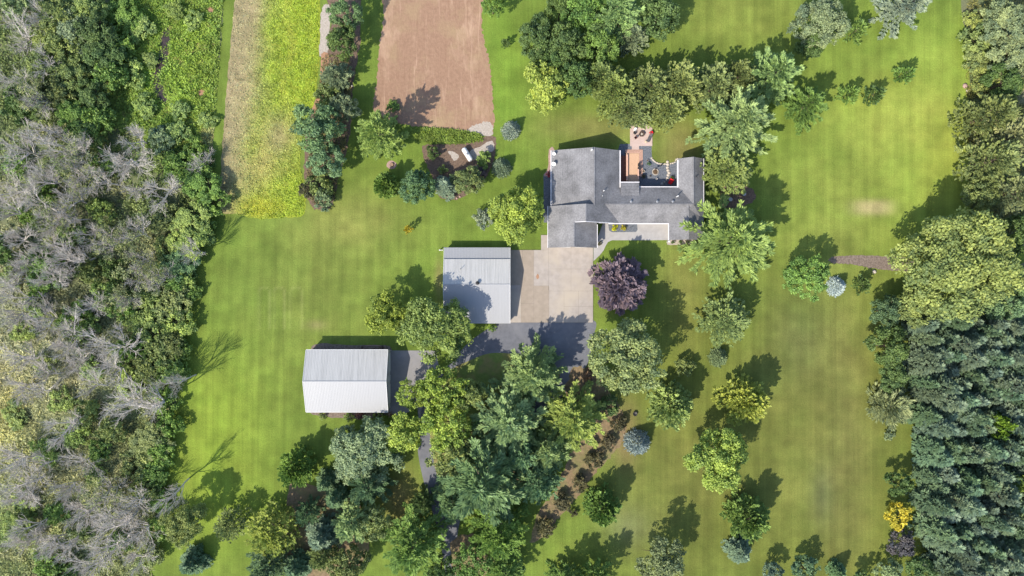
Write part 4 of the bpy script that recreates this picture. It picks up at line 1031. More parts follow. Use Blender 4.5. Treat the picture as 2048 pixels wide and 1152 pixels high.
def broadleaf(seed, R, h, ncl, nl, ls, base=0.14, lobes=9, depth=0.3, gap=0.0, point=0.0):
    """boughs round the trunk, leaf clumps on every bough, leaves on every clump"""
    g = np.random.default_rng(seed)
    zc = h*(base + (1-base)*0.5); az = h*(1-base)*0.5; nb = lobes+5
    bd = []
    while len(bd) < nb:                       # bough directions kept apart
        q = norm(g.normal(size=3) + np.array([0, 0, .25]))
        if q[2] > -.5 and all(np.dot(q, o) < .80 for o in bd[-8:]): bd.append(q)
    bd = np.array(bd); bl = g.uniform(.50, .78, nb); br = g.uniform(.26, .46, nb)*(1+.6*(depth-.3))
    top = np.array([[0, 0, 1.]])
    bd = np.concatenate([bd, top]); bl = np.append(bl, .5); br = np.append(br, .45)
    B = bd*bl[:, None]
    w = br**2; cl_b = g.choice(len(bd), ncl, p=w/w.sum())
    u0 = norm(g.normal(size=(ncl, 3)) + 0.75*bd[cl_b] + np.array([0, 0, .35]))
    C = B[cl_b] + u0*(br[cl_b]*g.uniform(.55, 1.0, ncl))[:, None]
    C[:, :2] *= 1 - point*np.clip(C[:, 2:3], 0, 1)
    C = C*np.array([R, R, az])*0.93 + np.array([0, 0, zc])
    C[:, 2] = np.maximum(C[:, 2], h*.03)
    rc = R*0.13*g.uniform(.6, 1.4, ncl)*(0.6+0.4*math.sqrt(150/ncl))
    keep = g.random(ncl) >= gap*.6; C = C[keep]; rc = rc[keep]; u0 = u0[keep]; cb = cl_b[keep]
    k = len(C); cl = np.repeat(np.arange(k), nl)
    u = norm(g.normal(size=(k*nl, 3)) + 0.6*u0[cl] + np.array([0, 0, 0.35]))
    P = C[cl] + u*(rc[cl]*g.uniform(.5, 1.12, k*nl))[:, None]*np.array([1, 1, .75])
    Nn = norm(u + 0.6*g.normal(size=u.shape) + np.array([0, 0, 0.3]))
    D = norm(np.cross(Nn, g.normal(size=u.shape))) + 0.3*u0[cl]
    L = ls*g.uniform(.6, 1.35, k*nl); Q = leaf_quads(P, D, Nn, L, L*g.uniform(.5, .8, k*nl))
    v = 0.5 + .20*g.normal(size=len(bd))[cb][cl] + 0.18*g.normal(size=k)[cl] + 0.15*g.normal(size=k*nl)
    return quad_mesh('crown', Q, v, M_LEAF)

def conifer(seed, R, h, per=5, dz=0.8, tuft=0.5, L=0.7, Wd=0.28, cards=5, up=(-0.05, 0.7), power=1.6, base=0.1, spread=0.30, droop=0.0, jag=0.35):
    g = np.random.default_rng(seed); Ps = []; Ds = []; Ns = []; vs = []; Ls = []
    z = h*base
    while z < h*0.985:
        t = (z/h-base)/(1-base); Lm = R*(1-t**power)
        nb = max(3, int(per*(0.6+0.4*(1-t)) + g.uniform(-.5, .5)))
        a0 = g.uniform(0, 6.28)
        for b in range(nb):
            a = a0 + 2*math.pi*b/nb + g.normal(0, .16)
            Lb = max(0.25, Lm*g.uniform(1-jag, 1.08)); e = up[0] + (up[1]-up[0])*t + g.normal(0, .08)
            dirv = np.array([math.cos(a)*math.cos(e), math.sin(a)*math.cos(e), math.sin(e)])
            side = np.array([-math.sin(a), math.cos(a), 0.0])
            n = max(2, int(Lb/tuft*2.4)); s = g.uniform(0.12, 1.0, n)**0.75
            w = (spread*Lb*(1-s)**0.7 + 0.12*tuft)
            off = g.uniform(-1, 1, n)*w
            zz = z + g.normal(0, .12)
            P = np.array([0, 0, zz]) + dirv*(s*Lb)[:, None] + side*off[:, None]
            P[:, 2] += -droop*Lb*s**2 + g.normal(0, .06*tuft*2, n)
            bv = g.normal(0, .14)
            for c in range(cards):
                dd = dirv + side*(np.sign(off)*g.uniform(.1, .9, n) + g.normal(0, .35, n))[:, None]
                dd[:, 2] += g.uniform(-.05, .55, n)
                Ps.append(P + g.normal(0, .10*tuft, P.shape)); Ds.append(dd); Ls.append(L*g.uniform(.6, 1.25, n))
                Ns.append(np.array([0, 0, 1.0]) + .55*g.normal(size=(n, 3))); vs.append(.5+bv+.17*g.normal(size=n)+.12*(s-.5))
        z += dz*g.uniform(.75, 1.25)*(0.55+0.45*(1-t))
    P = np.concatenate(Ps); Lc = np.concatenate(Ls)
    Q = leaf_quads(P, np.concatenate(Ds), np.concatenate(Ns), Lc, Lc*Wd/L)
    return quad_mesh('crown', Q, np.concatenate(vs), M_NEEDLE)

def dense_cone(seed, R, h, n=2600, L=0.34, Wd=0.11):
    """a young spruce: layered shoots over a rounded cone"""
    g = np.random.default_rng(seed); t = 1-np.sqrt(g.random(n)); a = g.uniform(0, 6.28, n)
    bump = 1+0.10*np.sin(a*7+t*40)+0.08*g.normal(size=n)
    rad = R*(1-t**1.15)*bump*np.where(g.random(n) < .3, g.uniform(.5, .95, n), 1)
    P = np.stack([rad*np.cos(a), rad*np.sin(a), h*(0.04+0.94*t)+g.normal(0, .03*h, n)], 1)
    out = np.stack([np.cos(a), np.sin(a), 0.35+0.5*t], 1)
    D = out + .35*g.normal(size=(n, 3)); N = np.stack([np.cos(a)*.4, np.sin(a)*.4, np.ones(n)], 1)+.4*g.normal(size=(n, 3))
    Ls = L*g.uniform(.6, 1.3, n)
    return quad_mesh('crown', leaf_quads(P-norm(D)*Ls[:, None]*.4, D, N, Ls, Ls*Wd/L*1.2), .5+.24*g.normal(size=n), M_NEEDLE)

def bare_tree(seed, R, h, levels=4, tw=1.0, limbn=5):
    """leafless: forks that climb and fan out into fine twigs"""
    g = random.Random(seed); S = []; T = []
    def grow(p, d, L, r, lev, n=2):
        pts = [p]; q = p
        for k in range(n):
            d = (d + Vector((g.gauss(0,.13), g.gauss(0,.13), g.gauss(0,.08)+.05))).normalized()
            q2 = q + d*(L/n); (S if lev < 2 else T).append((tuple(q), tuple(q2), r*(1-.35*k/n), r*(1-.35*(k+1)/n))); q = q2; pts.append(q)
        if lev >= levels: return
        nch = (limbn if lev == 0 else g.choice((4, 5, 6) if lev < 3 else (4, 5)))
        for c in range(nch):
            f = 1.0 if c == 0 else g.uniform(.35, 1.0); a = pts[0].lerp(pts[-1], f) if n < 2 else pts[min(int(f*n), n-1)].lerp(pts[min(int(f*n)+1, n)], f*n-int(f*n) if f < 1 else 1)
            az = g.uniform(0, 6.283); el = g.uniform(.30, .78) if lev else g.uniform(.5, 1.05)
            o = d.orthogonal().normalized(); o2 = d.cross(o)
            dd = (d*math.cos(el) + (o*math.cos(az)+o2*math.sin(az))*math.sin(el)); dd.z += 0.12
            grow(a, dd.normalized(), L*g.uniform(.50, .76), max(r*g.uniform(.42, .62), (.030, .030, .024, .017, .014)[lev]), lev+1, 2)
    grow(Vector((0, 0, -.1)), Vector((g.gauss(0,.06), g.gauss(0,.06), 1)), h*0.34, 0.013*h+.05, 0, 3)
    # fit to the wanted size
    allp = np.array([s[1] for s in S+T]); zmax = allp[:, 2].max(); rm = np.percentile(np.hypot(allp[:, 0], allp[:, 1]), 95)
    k = np.array([R/rm, R/rm, h/zmax])
    fix = lambda X: [(tuple(np.array(a)*k), tuple(np.array(b)*k), r0, r1) for a, b, r0, r1 in X]
    return segs_mesh('trunk', fix(S), M_DEAD, 6), segs_mesh('twigs', fix(T), M_DEAD, 3)

KINDS = {}
def kind(name, R, h, makers, cat, obname, tr=None):
    KINDS[name] = dict(R=R, h=h, crowns=makers, cat=cat, name=obname, trunks=tr)
kind('big', 7.0, 12, [broadleaf(100+k, 7.0, 12, 230, 84, 0.42) for k in range(4)], 'tree', 'broadleaf_tree', [limbs(7, 12, k) for k in range(2)])
kind('mid', 4.5, 8, [broadleaf(120+k, 4.5, 8, 140, 72, 0.34) for k in range(4)], 'tree', 'broadleaf_tree', [limbs(4.5, 8, 5+k) for k in range(2)])
kind('small', 2.2, 4.5, [broadleaf(140+k, 2.2, 4.5, 60, 46, 0.30) for k in range(3)], 'tree', 'broadleaf_tree', [limbs(2.2, 4.5, 9, 5)])
kind('airy', 5.0, 10, [broadleaf(160+k, 5.0, 10, 150, 52, 0.42, 0.25, 12, .4, .15) for k in range(3)], 'tree', 'broadleaf_tree', [limbs(5, 10, 12+k, 9) for k in range(2)])
kind('maple', 4.0, 8, [conifer(180+k, 4.0, 8, 9, .62, .48, .62, .34, 5, (.1, 1.15), 2.3, .06, .34, 0, .22) for k in range(4)], 'tree', 'maple_tree', [limbs(4, 8, 15, 6)])
kind('oak', 9.0, 15, [broadleaf(200+k, 9.0, 15, 470, 80, 0.43, 0.12, 30, .2) for k in range(2)], 'tree', 'broadleaf_tree', [limbs(9, 15, 17, 11)])
kind('bush', 2.6, 3.0, [broadleaf(220+k, 2.6, 3.0, 70, 40, 0.34, 0.0, 8, .35) for k in range(4)], 'bush', 'bush', [limbs(2.4, 2.6, 19+k, 6, .06, .1) for k in range(2)])
kind('lowbush', 1.2, 1.2, [broadleaf(240+k, 1.2, 1.2, 36, 34, 0.20, 0.0, 6, .3) for k in range(3)], 'bush', 'bush', [limbs(1.1, 1.0, 23, 5, .035, .1)])
kind('pine', 8.0, 16, [conifer(300+k, 8.0, 16, 8, 1.05, .50, .84, .23, 9, spread=.155, jag=.42) for k in range(4)], 'pine', 'pine_tree', [limbs(5, 16, 25, 8)])
kind('pinem', 5.0, 11, [conifer(320+k, 5.0, 11, 8, .88, .40, .66, .19, 8, spread=.165, jag=.42) for k in range(4)], 'pine', 'pine_tree', [limbs(3, 11, 26, 8)])
kind('scots', 4.6, 9, [conifer(340+k, 4.6, 9, 7, .62, .42, .50, .22, 6, (.0, .9), 2.2, .15, .45, 0, .3) for k in range(3)], 'pine', 'pine_tree', [limbs(3, 9, 27, 8)])
kind('spruce', 2.4, 10, [conifer(360+k, 2.4, 10, 7, .50, .30, .55, .20, 5, (-.15, .5), 1.25, .04, .34, .12, .3) for k in range(5)], 'spruce', 'spruce_tree', [limbs(1, 10, 28, 5)])
kind('blue', 1.8, 3.6, [dense_cone(380+k, 1.8, 3.6) for k in range(3)], 'spruce', 'spruce_tree', [limbs(.8, 3.4, 29, 4, .06)])
kind('sapling', 1.9, 4.0, [conifer(400+k, 1.9, 4.0, 7, .5, .42, .5, .2, 4, (.2, 1.1), 2.3, .12, .3, 0, .45) for k in range(4)], 'sapling', 'sapling', [limbs(1.7, 3.8, 31, 7, .05)])
kind('spiky', 4.0, 5.0, [conifer(420+k, 4.0, 5.0, 9, .42, .40, .85, .13, 5, (.0, 1.0), 2.6, .05, .35, 0, .35) for k in range(2)], 'bush', 'bush', [limbs(3, 4.5, 33, 8, .08, .1)])
BARE = [bare_tree(500+k, 5.0, 12, 4, 1.0, 7 if k % 2 else 6) for k in range(6)]
BARE_SEMI = [broadleaf(520+k, 4.6, 13, 50, 22, 0.34, 0.35, 10, .45, .3) for k in range(2)]

PAL = dict(G=(.112,.190,.046), DG=(.075,.125,.042), YG=(.205,.250,.05), LG=(.175,.250,.075), OL=(.142,.186,.068), PG=(.178,.262,.108), BG=(.108,.185,.088), TB=(.075,.132,.066),
           BL=(.215,.275,.265), GG=(.145,.195,.105), PU=(.138,.108,.136), TN=(.190,.222,.108), YE=(.38,.33,.04), BR=(.100,.098,.055), OY=(.168,.215,.070), SP=(.092,.150,.088), SB=(.108,.158,.110), LI=(.188,.252,.052), OR=(.19,.235,.045))
LG_ = (1.27, 1.23, 1.24)                    # sunlit leaf colours to albedo at this exposure
COUNT = {}
def plant(k, px, py, r, h, col, label, group=None, rz=None, cat=None, name=None, jitter=True, semi=None):
    """a plant seen in the photo with its crown's middle at (px, py), r px wide (half), h metres tall"""
    K = KINDS[k]; n = COUNT[k] = COUNT.get(k, 0)+1
    g = random.Random(int(px*7+py*131+h*17))
    hc = h*0.6; x, y, _ = W(px, py, hc); R = r*0.1*(1-hc/H)
    t = thing(name or K['name'], label, cat or K['cat'], (x, y, 0), g.uniform(0, 6.283) if rz is None else rz, group)
    s = (R/K['R'], R/K['R']*g.uniform(.92, 1.08), h/K['h'])
    c = link_mesh('crown', K['crowns'][(n-1) % len(K['crowns'])], t); c.scale = s
    b = PAL[col] if isinstance(col, str) else col
    if b[1] > b[0]*1.02 and b[1] > b[2]*1.1: b = (b[0]*LG_[0], b[1]*LG_[1], b[2]*LG_[2])
    q = g.uniform(.9, 1.12) if jitter else 1
    c.color = (b[0]*q*g.uniform(.95, 1.06), b[1]*q, b[2]*q*g.uniform(.9, 1.1), 1)
    tr = link_mesh('trunk', K['trunks'][n % len(K['trunks'])], t); tr.scale = (s[0]*.9, s[1]*.9, s[2]*.92)
    return t
def bare(px, py, r, h, label, group='leafless trees in the dead wood', semi=False):
    n = COUNT['bare'] = COUNT.get('bare', 0)+1; g = random.Random(int(px*7+py*131))
    hc = h*0.72; x, y, _ = W(px, py, hc); R = r*0.1*(1-hc/H)
    t = thing('bare_tree', label, 'bare tree', (x, y, -0.02), g.uniform(0, 6.283), group)
    a, b = BARE[n % len(BARE)]; s = (R/5.0, R/5.0, h/12)
    for nm, me in (('trunk', a), ('twigs', b)):
        o = link_mesh(nm, me, t); o.scale = s
    if semi:
        o = link_mesh('leaves', BARE_SEMI[n % 2], t); o.scale = (R/4.6, R/4.6, h/13); q = g.uniform(.8, 1.1); o.color = (.19*q, .215*q, .10*q, 1)
    return t

# ---- hedge row between the crop and the dirt field
HR = 'trees of the hedge row beside the crop field'
for a in [
 ('mid',690,28,36,8,'BG','topmost blue-green tree of the hedge row between crop and dirt field'),
 ('mid',684,84,34,8,'DG','dark tree beside the pale straw strip, second down the hedge row'),
 ('pinem',668,148,34,8,'GG','soft grey-green conifer in the hedge row, level with the dirt field middle'),
 ('bush',655,190,30,3.5,'OL','olive scrub in the hedge row just above the big blue-green tree'),
 ('mid',690,217,30,6,'GG','grey-green tree in the hedge row beside the dirt field corner'),
 ('mid',634,264,52,10,'BG','big blue-green round tree, largest of the hedge row'),
 ('mid',652,322,38,8,'BG','dark blue-green tree just below the largest hedge-row tree'),
 ('bush',638,368,28,3.5,'OL','olive bush near the lower end of the hedge row'),
 ('bush',646,398,24,3,'GG','grey-green bush at the very bottom of the hedge row'),
 ('bush',615,380,18,2.5,'BR','brownish low bush at the crop side of the hedge row foot')]:
    plant(*a[:6], a[6], HR)
plant('pine',755,264,56,14,'LG','light green feathery pine at the lower left corner of the dirt field')
plant('bush',786,212,14,1.2,'G','small weedy clump growing in the dirt field above the pine shadow')
# ---- shrubs round the propane tank and trees on the lawn beside it
TK = 'plants in the bed round the propane tank'
for a in [
 ('bush',866,304,14,2.5,'DG','dark round shrub at the upper left of the tank bed'),
 ('maple',768,368,28,6,'G','bright green round maple left of the two lawn trees below the stump'),
 ('mid',832,373,38,7,'TB','dark blue-green tree right of the bright maple below the stump'),
 ('spruce',890,370,24,6,'SB','grey-green spruce at the lower left of the tank bed'),
 ('mid',935,360,32,6,'OL','olive-green tree below the propane tank'),
 ('bush',958,346,16,2.6,'PU','dark purple shrub beside the olive tree below the propane tank'),
 ('bush',968,319,17,2.6,'LG','light green shrub right of the propane tank'),
 ('lowbush',886,339,11,1.4,'OY','small yellowish shrub left of the propane tank foot')]:
    plant(*a[:6], a[6], TK)
plant('blue',1022,257,18,3.8,'BL','round blue spruce on the lawn right of the dirt field corner')
plant('blue',1003,333,18,3.8,'SB','greener young spruce on the lawn right of the propane tank')
plant('sapling',815,458,9,3.0,'YE','tiny yellow sapling alone on the left lawn')
# ---- round the shed and the forecourt
plant('big',1032,432,62,10,'LI','big yellow-green tree between the shed and the house')
plant('bush',968,436,22,3.0,(.17,.205,.155),'pale grey-blue shrub at the left foot of the yellow-green tree')
plant('mid',766,630,45,9,'LI','bright yellow-green tree left of the shed, above the barn roof')
plant('big',869,661,74,11.5,(.135,.195,.06),'big dense green tree shading the lower end of the shed roof')
plant('blue',806,662,9,3,'BL','tiny pale blue spruce squeezed between two trees above the barn')
plant('lowbush',985,655,9,1.0,'G','low green plant along the lower wall of the shed')
t_ = plant('maple',1243,570,57,9,'PU','round purple-leaved maple beside the concrete forecourt')
plant('big',1250,716,80,13,(.175,.220,.085),'big grey-green tree right of the asphalt turning area')
plant('scots',1455,640,56,8,'OL','rounded olive tree on the front lawn below the giant pale pine')
plant('pine',1470,480,100,16,'LG','giant pale green pine at the front east corner of the house')
plant('scots',1456,338,56,8.5,'OY','olive-brown pine at the north-east corner of the house')
plant('pine',1484,240,88,16,'PG','huge pale green pine right of the courtyard lawn')
plant('pine',1552,146,66,15,'PG','pale pine with upright plumes above the huge one by the courtyard')
plant('pinem',1620,206,46,10,'G','greener yellow-tinged pine at the right end of the pine belt')
plant('big',1640,48,54,10,'GG','grey-green round tree at the top of the right lawn')
plant('mid',1622,84,32,7,'DG','dark tree tucked below the grey-green tree at the top')
PR = 'olive pines in the row behind the house'
for a in [('scots',1430,170,52,9.5,'OL','olive pine at the right end of the row behind the house'),('scots',1365,165,50,9.5,'OY','olive pine second from right in the row behind the house'),
          ('scots',1300,172,52,9.5,'OL','olive pine in the middle of the row directly above the patio'),('scots',1232,178,52,9.5,'OY','olive pine second from left in the row behind the house'),
          ('scots',1205,150,40,9,'OL','olive pine at the left end of the row behind the house'),('scots',1340,215,40,8,'OY','olive pine overhanging the patio lawn in front of the row'),
          ('scots',1262,215,44,8,'OL','olive pine hanging over the pink patio'),('scots',1480,150,40,9,'OL','olive pine half hidden by the tall plume pine')]:
    plant(*a[:6], a[6], PR)
TM = 'trees of the clump above the house'
for a in [('airy',1088,175,48,9,'LI','yellow-green airy tree at the left end of the clump above the house'),('mid',1150,155,42,9,'DG','dark green tree between the yellow-green tree and the olive pines'),
          ('mid',1078,78,46,9,'DG','dark green tree at the left edge of the clump above the house'),('mid',1130,85,44,9.5,'DG','dark green tree in the heart of the clump above the house'),
          ('mid',1198,95,42,9.5,'G','deep green tree right of the clump heart'),('pine',1238,20,66,14,'PG','pale bluish pine at the top of the clump above the house'),
          ('mid',1318,30,46,10,'DG','dark mixed tree at the right end of the clump, top edge'),('mid',1170,20,46,10,'G','mid-green tree at the top edge left of the pale bluish pine'),
          ('pinem',1268,72,36,9,'GG','grey sparse conifer below the pale bluish pine'),('mid',1110,125,36,8,'DG','dark green tree just above the yellow-green airy tree'),
          ('airy',985,10,26,7,'G','small tree at the top edge beside the dirt field corner'),('sapling',1012,85,10,2.5,'DG','tiny dark sapling left of the clump above the house'),
          ('mid',1120,20,32,8,'DG','dark tree at the top edge behind the clump'),('mid',1085,125,26,7,'DG','small dark tree at the left flank of the clump')]:
    plant(*a[:6], a[6], TM)
# ---- right-hand lawn
for a in [('sapling',1714,60,23,5,'G','lone sapling near the top of the right lawn'),('pinem',1820,8,54,11,(.155,.21,.15),'pale bluish conifer cut by the top edge of the right lawn'),
          ('sapling',1812,146,22,4.5,'G','sapling on the right lawn farthest to the upper right'),('sapling',1700,187,22,4.5,'G','left one of two neighbouring saplings on the right lawn'),('sapling',1749,189,22,4.5,'DG','right one of two neighbouring saplings on the right lawn'),
          ('oak',1915,530,125,16,'OY','huge yellow-green tree at the right end of the mulch strip'),('mid',1832,612,44,8,'OL','brownish olive tree at the lower left of the huge yellow-green one'),
          ('mid',1775,622,36,7,'TB','dark blue-green tree at the lawn edge, top of the right-hand row'),('mid',1780,694,44,8,'DG','dark rounded tree, second down the right-hand row by the plantation'),
          ('mid',1786,752,34,6,'DG','dark tree, third down the right-hand row by the plantation'),('spiky',1785,813,44,5,'TN','pale straw-green spiky shrub below the right-hand row'),
          ('lowbush',1780,869,13,1.3,'GG','small grey-green bush under the pale spiky shrub'),('blue',1679,573,18,3.6,(.36,.44,.46),'bright silvery blue spruce below the mulch strip'),
          ('sapling',1727,570,19,3.5,'DG','small dark sapling right of the bright silvery blue spruce'),('airy',1610,556,46,8,'G','loose airy green tree right of the giant pale pine'),
          ('maple',1345,816,48,9,'LG','rounded light green maple on the front lawn, left of the yellow-tinged one'),('maple',1495,806,50,9,'OR','yellow-tinged maple on the front lawn'),
          ('big',1436,922,72,12,'LI','large yellow-green tree in the middle of the lower lawn'),('maple',1205,1020,40,8,'G','compact green maple beside the litter strip, lower lawn'),
          ('maple',1502,1041,46,8.5,'G','green maple below the large yellow-green tree'),('blue',1278,890,23,5.2,(.25,.30,.32),'biggest blue spruce, standing at the edge of the litter strip'),
          ('bush',1371,736,20,3,'OL','olive bush beside the long shadow on the front lawn'),('blue',1440,716,18,3.2,'GG','small grey-green spruce below the rounded olive tree'),
          ('small',1796,968,28,5.5,'DG','dark green small tree above the golden one'),('small',1797,1033,28,5,'YE','golden yellow small tree in the right-hand row'),
          ('small',1806,1086,30,5,(.085,.085,.095),'dark greyish-purple small tree below the golden one'),
          ('airy',1320,1116,52,8.5,(.115,.155,.075),'grey-green tree at the bottom edge of the lower lawn'),('spruce',1484,1108,28,6,'SB','grey spruce at the bottom edge below the green maple'),
          ('small',1546,1144,22,4.5,'SB','small grey-green tree at the bottom edge, left of the red-tipped one'),('small',1612,1140,30,5,'TB','dark tree with a red tip at the bottom edge'),
          ('spruce',1680,1148,20,4.5,'TB','small dark spruce at the bottom edge of the right lawn'),('small',1778,1142,28,5,'GG','grey-green small tree at the bottom edge by the plantation'),
          ('small',1840,1140,30,5,'DG','dark small tree at the bottom edge nearest the plantation'),('small',1725,1160,20,4.5,'DG','dark little tree half cut by the bottom edge')]:
    plant(*a[:6], a[6])
# ---- boundary scrub and big trees on the right edge
RE = 'trees and scrub along the right boundary'
for a in [('bush',1958,85,38,3.5,'OY','yellow-olive scrub on the boundary near the top right'),('bush',1955,120,32,3,'OL','olive scrub below the yellow-olive scrub, top right boundary'),('mid',2012,52,52,8,'GG','grey-green tree in the top right corner'),
          ('bush',1990,95,34,3,'OY','yellowish scrub under the grey-green corner tree'),('bush',1975,150,34,3.2,'OY','yellowish scrub above the big olive trees on the right edge'),('mid',2024,120,44,8,'GG','grey tree on the right edge below the corner tree'),('mid',2010,165,42,8,'DG','dark green tree just above the big olive trees'),
          ('scots',1988,228,58,11,'OL','uppermost big olive tree on the right edge'),('scots',2030,275,58,12,'TN','big olive-tan tree on the right edge, cut by the frame'),('scots',1990,320,60,12,'OL','big olive tree on the right edge above the huge yellow-green one'),('scots',2034,385,52,12,'TN','lower big tan tree on the right edge, cut by the frame'),
          ('mid',1960,390,36,9,'OL','dull green tree between the big olive trees and the huge yellow-green one'),('mid',2030,470,44,9,'DG','dark tree right of the huge yellow-green one'),('mid',2040,560,44,10,'BG','blue-green tree on the right edge beside the huge yellow-green one'),('mid',2015,610,40,9,'BG','blue-green tree on the right edge just above the plantation'),
          ('bush',1945,40,22,2.5,'OY','small yellow scrub at the boundary near the topmost rocks')]:
    plant(*a[:6], a[6], RE)
# ---- the stand inside the drive loop and along the bottom
ST = 'trees of the stand round the drive'
for a in [('pine',1066,752,76,14,'PG','pale plumed pine at the top of the stand, beside the turning area'),('pine',1022,842,90,15,'PG','pale green pine in the heart of the stand'),
          ('pine',1152,842,76,14,(.20,.255,.07),'yellow-green pine at the right side of the stand'),('pinem',1096,900,58,12,'PG','pale pine between the yellow-green pine and the big dark one'),
          ('pine',962,965,114,17,'BG','biggest blue-green pine in the lower middle of the stand'),('pine',1076,968,56,13,'BG','blue-green pine right of the biggest one in the stand'),
          ('pine',1000,1075,70,14,'G','green pine below the biggest blue-green one'),('airy',822,790,32,7,'LI','yellow-green airy tree overhanging the drive beside the barn apron'),
          ('airy',886,782,52,11,'LI','yellow-green airy tree at the upper left of the stand'),('airy',804,864,44,8,'LI','yellow-green airy tree left of the drive below the barn corner'),
          ('airy',898,850,50,11,'LI','yellow-green airy tree right of the drive, middle of its group'),('airy',905,910,48,10,'OY','lowest yellow-green airy tree right of the drive'),('airy',940,790,34,9,'OY','small yellow-green airy tree at the grass island'),
          ('big',734,908,74,8.5,'GG','big grey-green tree left of the drive'),('mid',690,880,32,7,'GG','smaller greyish tree at the upper left of the big grey-green one'),('pinem',735,975,50,10,'TB','dark blue-green pine below the big grey-green tree'),
          ('maple',588,942,40,8,'G','round green maple alone on the lawn below the barn'),('spruce',648,968,24,7,'TB','dark spruce right of the round green maple below the barn'),('spruce',668,1000,26,7,'TB','dark spruce just below its twin right of the round maple'),
          ('pinem',700,1052,52,11,'PG','pale green pine in the lower left stand'),('spruce',640,1078,36,8,'SB','blue-green spruce in the lower left stand'),('scots',540,1066,62,9,'OR','yellow-green pine at the lower left, its crown yellow in the middle'),
          ('scots',458,1052,34,7,'OL','olive pine left of the yellow-green one at lower left'),('big',366,1045,50,9,'OL','olive tree at the wood edge, lower left lawn'),('spruce',378,1130,30,6,'TB','dark teal spruce on the lower left lawn by the bottom edge'),
          ('pinem',530,1140,48,9,'TB','dark teal pine at the bottom edge under the yellow-green pine'),('pine',826,1098,82,14,'G','large green pine at the bottom edge left of the drive'),('airy',745,1040,36,8,'OL','olive airy tree between the pale pine and the large green pine'),
          ('pinem',640,1120,34,8,'OL','olive conifer at the bottom edge, lower left stand'),('spruce',590,1140,30,7,'TB','dark spruce at the bottom edge left of the olive conifer'),('mid',700,1130,40,8,'OL','olive green tree at the bottom edge, middle of lower left stand'),
          ('pinem',845,1010,26,8,'DG','dark narrow conifer beside the lower drive'),('airy',950,1125,42,8,'G','green airy tree at the bottom edge right of the drive'),('pinem',1010,1145,50,10,'G','green pine at the bottom edge below the stand'),
          ('pinem',1045,912,52,12,'BG','blue-green pine half hidden between the pale pines of the stand'),('pinem',898,1012,40,10,'BG','blue-green pine overhanging the lower drive beside the biggest one'),('mid',880,1140,30,8,'DG','dark tree leaning over the drive at the bottom edge'),('pinem',610,1030,30,8,'TB','dark blue-green conifer between the round maple and the yellow-green pine')]:
    plant(*a[:6], a[6], ST)
LS = 'low dark shrubs along the litter strip'
for a in [('bush',1238,848,17,2.2,'BR','upper brown shrub on the litter strip right of the yellow-green pine'),('bush',1218,885,17,2,(.13,.115,.065),'dull brown-green shrub on the strip left of the biggest blue spruce'),('bush',1190,922,19,2.2,'BR','dark brown shrub in the middle of the litter strip'),
          ('bush',1160,968,19,2.2,(.11,.105,.055),'brown-olive shrub on the strip above the compact green maple'),('bush',1125,1005,19,2.2,'BR','dark shrub on the lower part of the litter strip'),('bush',1092,1055,21,2.2,(.11,.105,.055),'brown-olive shrub at the lower end of the litter strip'),
          ('lowbush',1147,1026,9,1.1,'BR','tiny dark bush alone beside the lower litter strip'),('bush',1215,815,26,2.6,'DG','dark green shrub at the upper end of the litter strip'),('lowbush',1108,754,12,1.4,(.30,.13,.12),'small reddish plant at the edge of the turning area'),('lowbush',1178,748,14,1.4,(.25,.17,.11),'small tan shrub at the corner of the turning area')]:
    plant(*a[:6], a[6], LS)
# beyond the lower edge: only their shadows reach into the picture
plant('pinem',1128,1172,44,10,'G','green conifer whose tip touches the bottom edge by the lower lawn')
plant('pinem',1190,1176,46,11,'G','green conifer at the bottom edge casting a plumed shadow')
# small planting by the buildings
t_ = plant('lowbush',1229.5,455,7.5,1.0,(.42,.42,.02),'brighter yellow globe shrub in the front bed')
t_ = plant('lowbush',1246.5,455.2,6.5,0.9,(.36,.34,.04),'duller yellow globe shrub in the front bed')
plant('lowbush',1199.5,487,4.5,0.8,'BR','dark clipped bush at the corner of the garage')
plant('lowbush',1346,484.5,4,0.6,'DG','dark green plant at the left end of the tan front bed')
plant('lowbush',1361,484.5,4,0.6,'G','green plant in the middle of the tan front bed')
plant('lowbush',1376,484.5,4.5,0.6,'OL','olive plant at the right end of the tan front bed')
plant('lowbush',1097,349,6,0.9,(.40,.08,.12),'red-flowering bush beside the west wall of the house')
plant('lowbush',1288,352,4.5,0.7,'BR','small dark bush in the shade corner of the gravel court')
plant('lowbush',1298,327.5,4,0.6,'TB','tiny green plant in the gravel north of the fire ring')
plant('lowbush',1344.5,355,4,0.7,'DG','small dark plant behind the red wheelbarrow')
plant('lowbush',698,833,11,1.2,'LG','left one of two light bushes under the lower barn wall')
plant('lowbush',757,833,12,1.3,'LG','right one of two light bushes under the lower barn wall')
plant('lowbush',722,831,10,0.9,(.20,.10,.10),'reddish low plant between the two light bushes at the barn')
plant('lowbush',645,831,9,0.9,'OL','olive low plant at the left end of the bed below the barn')

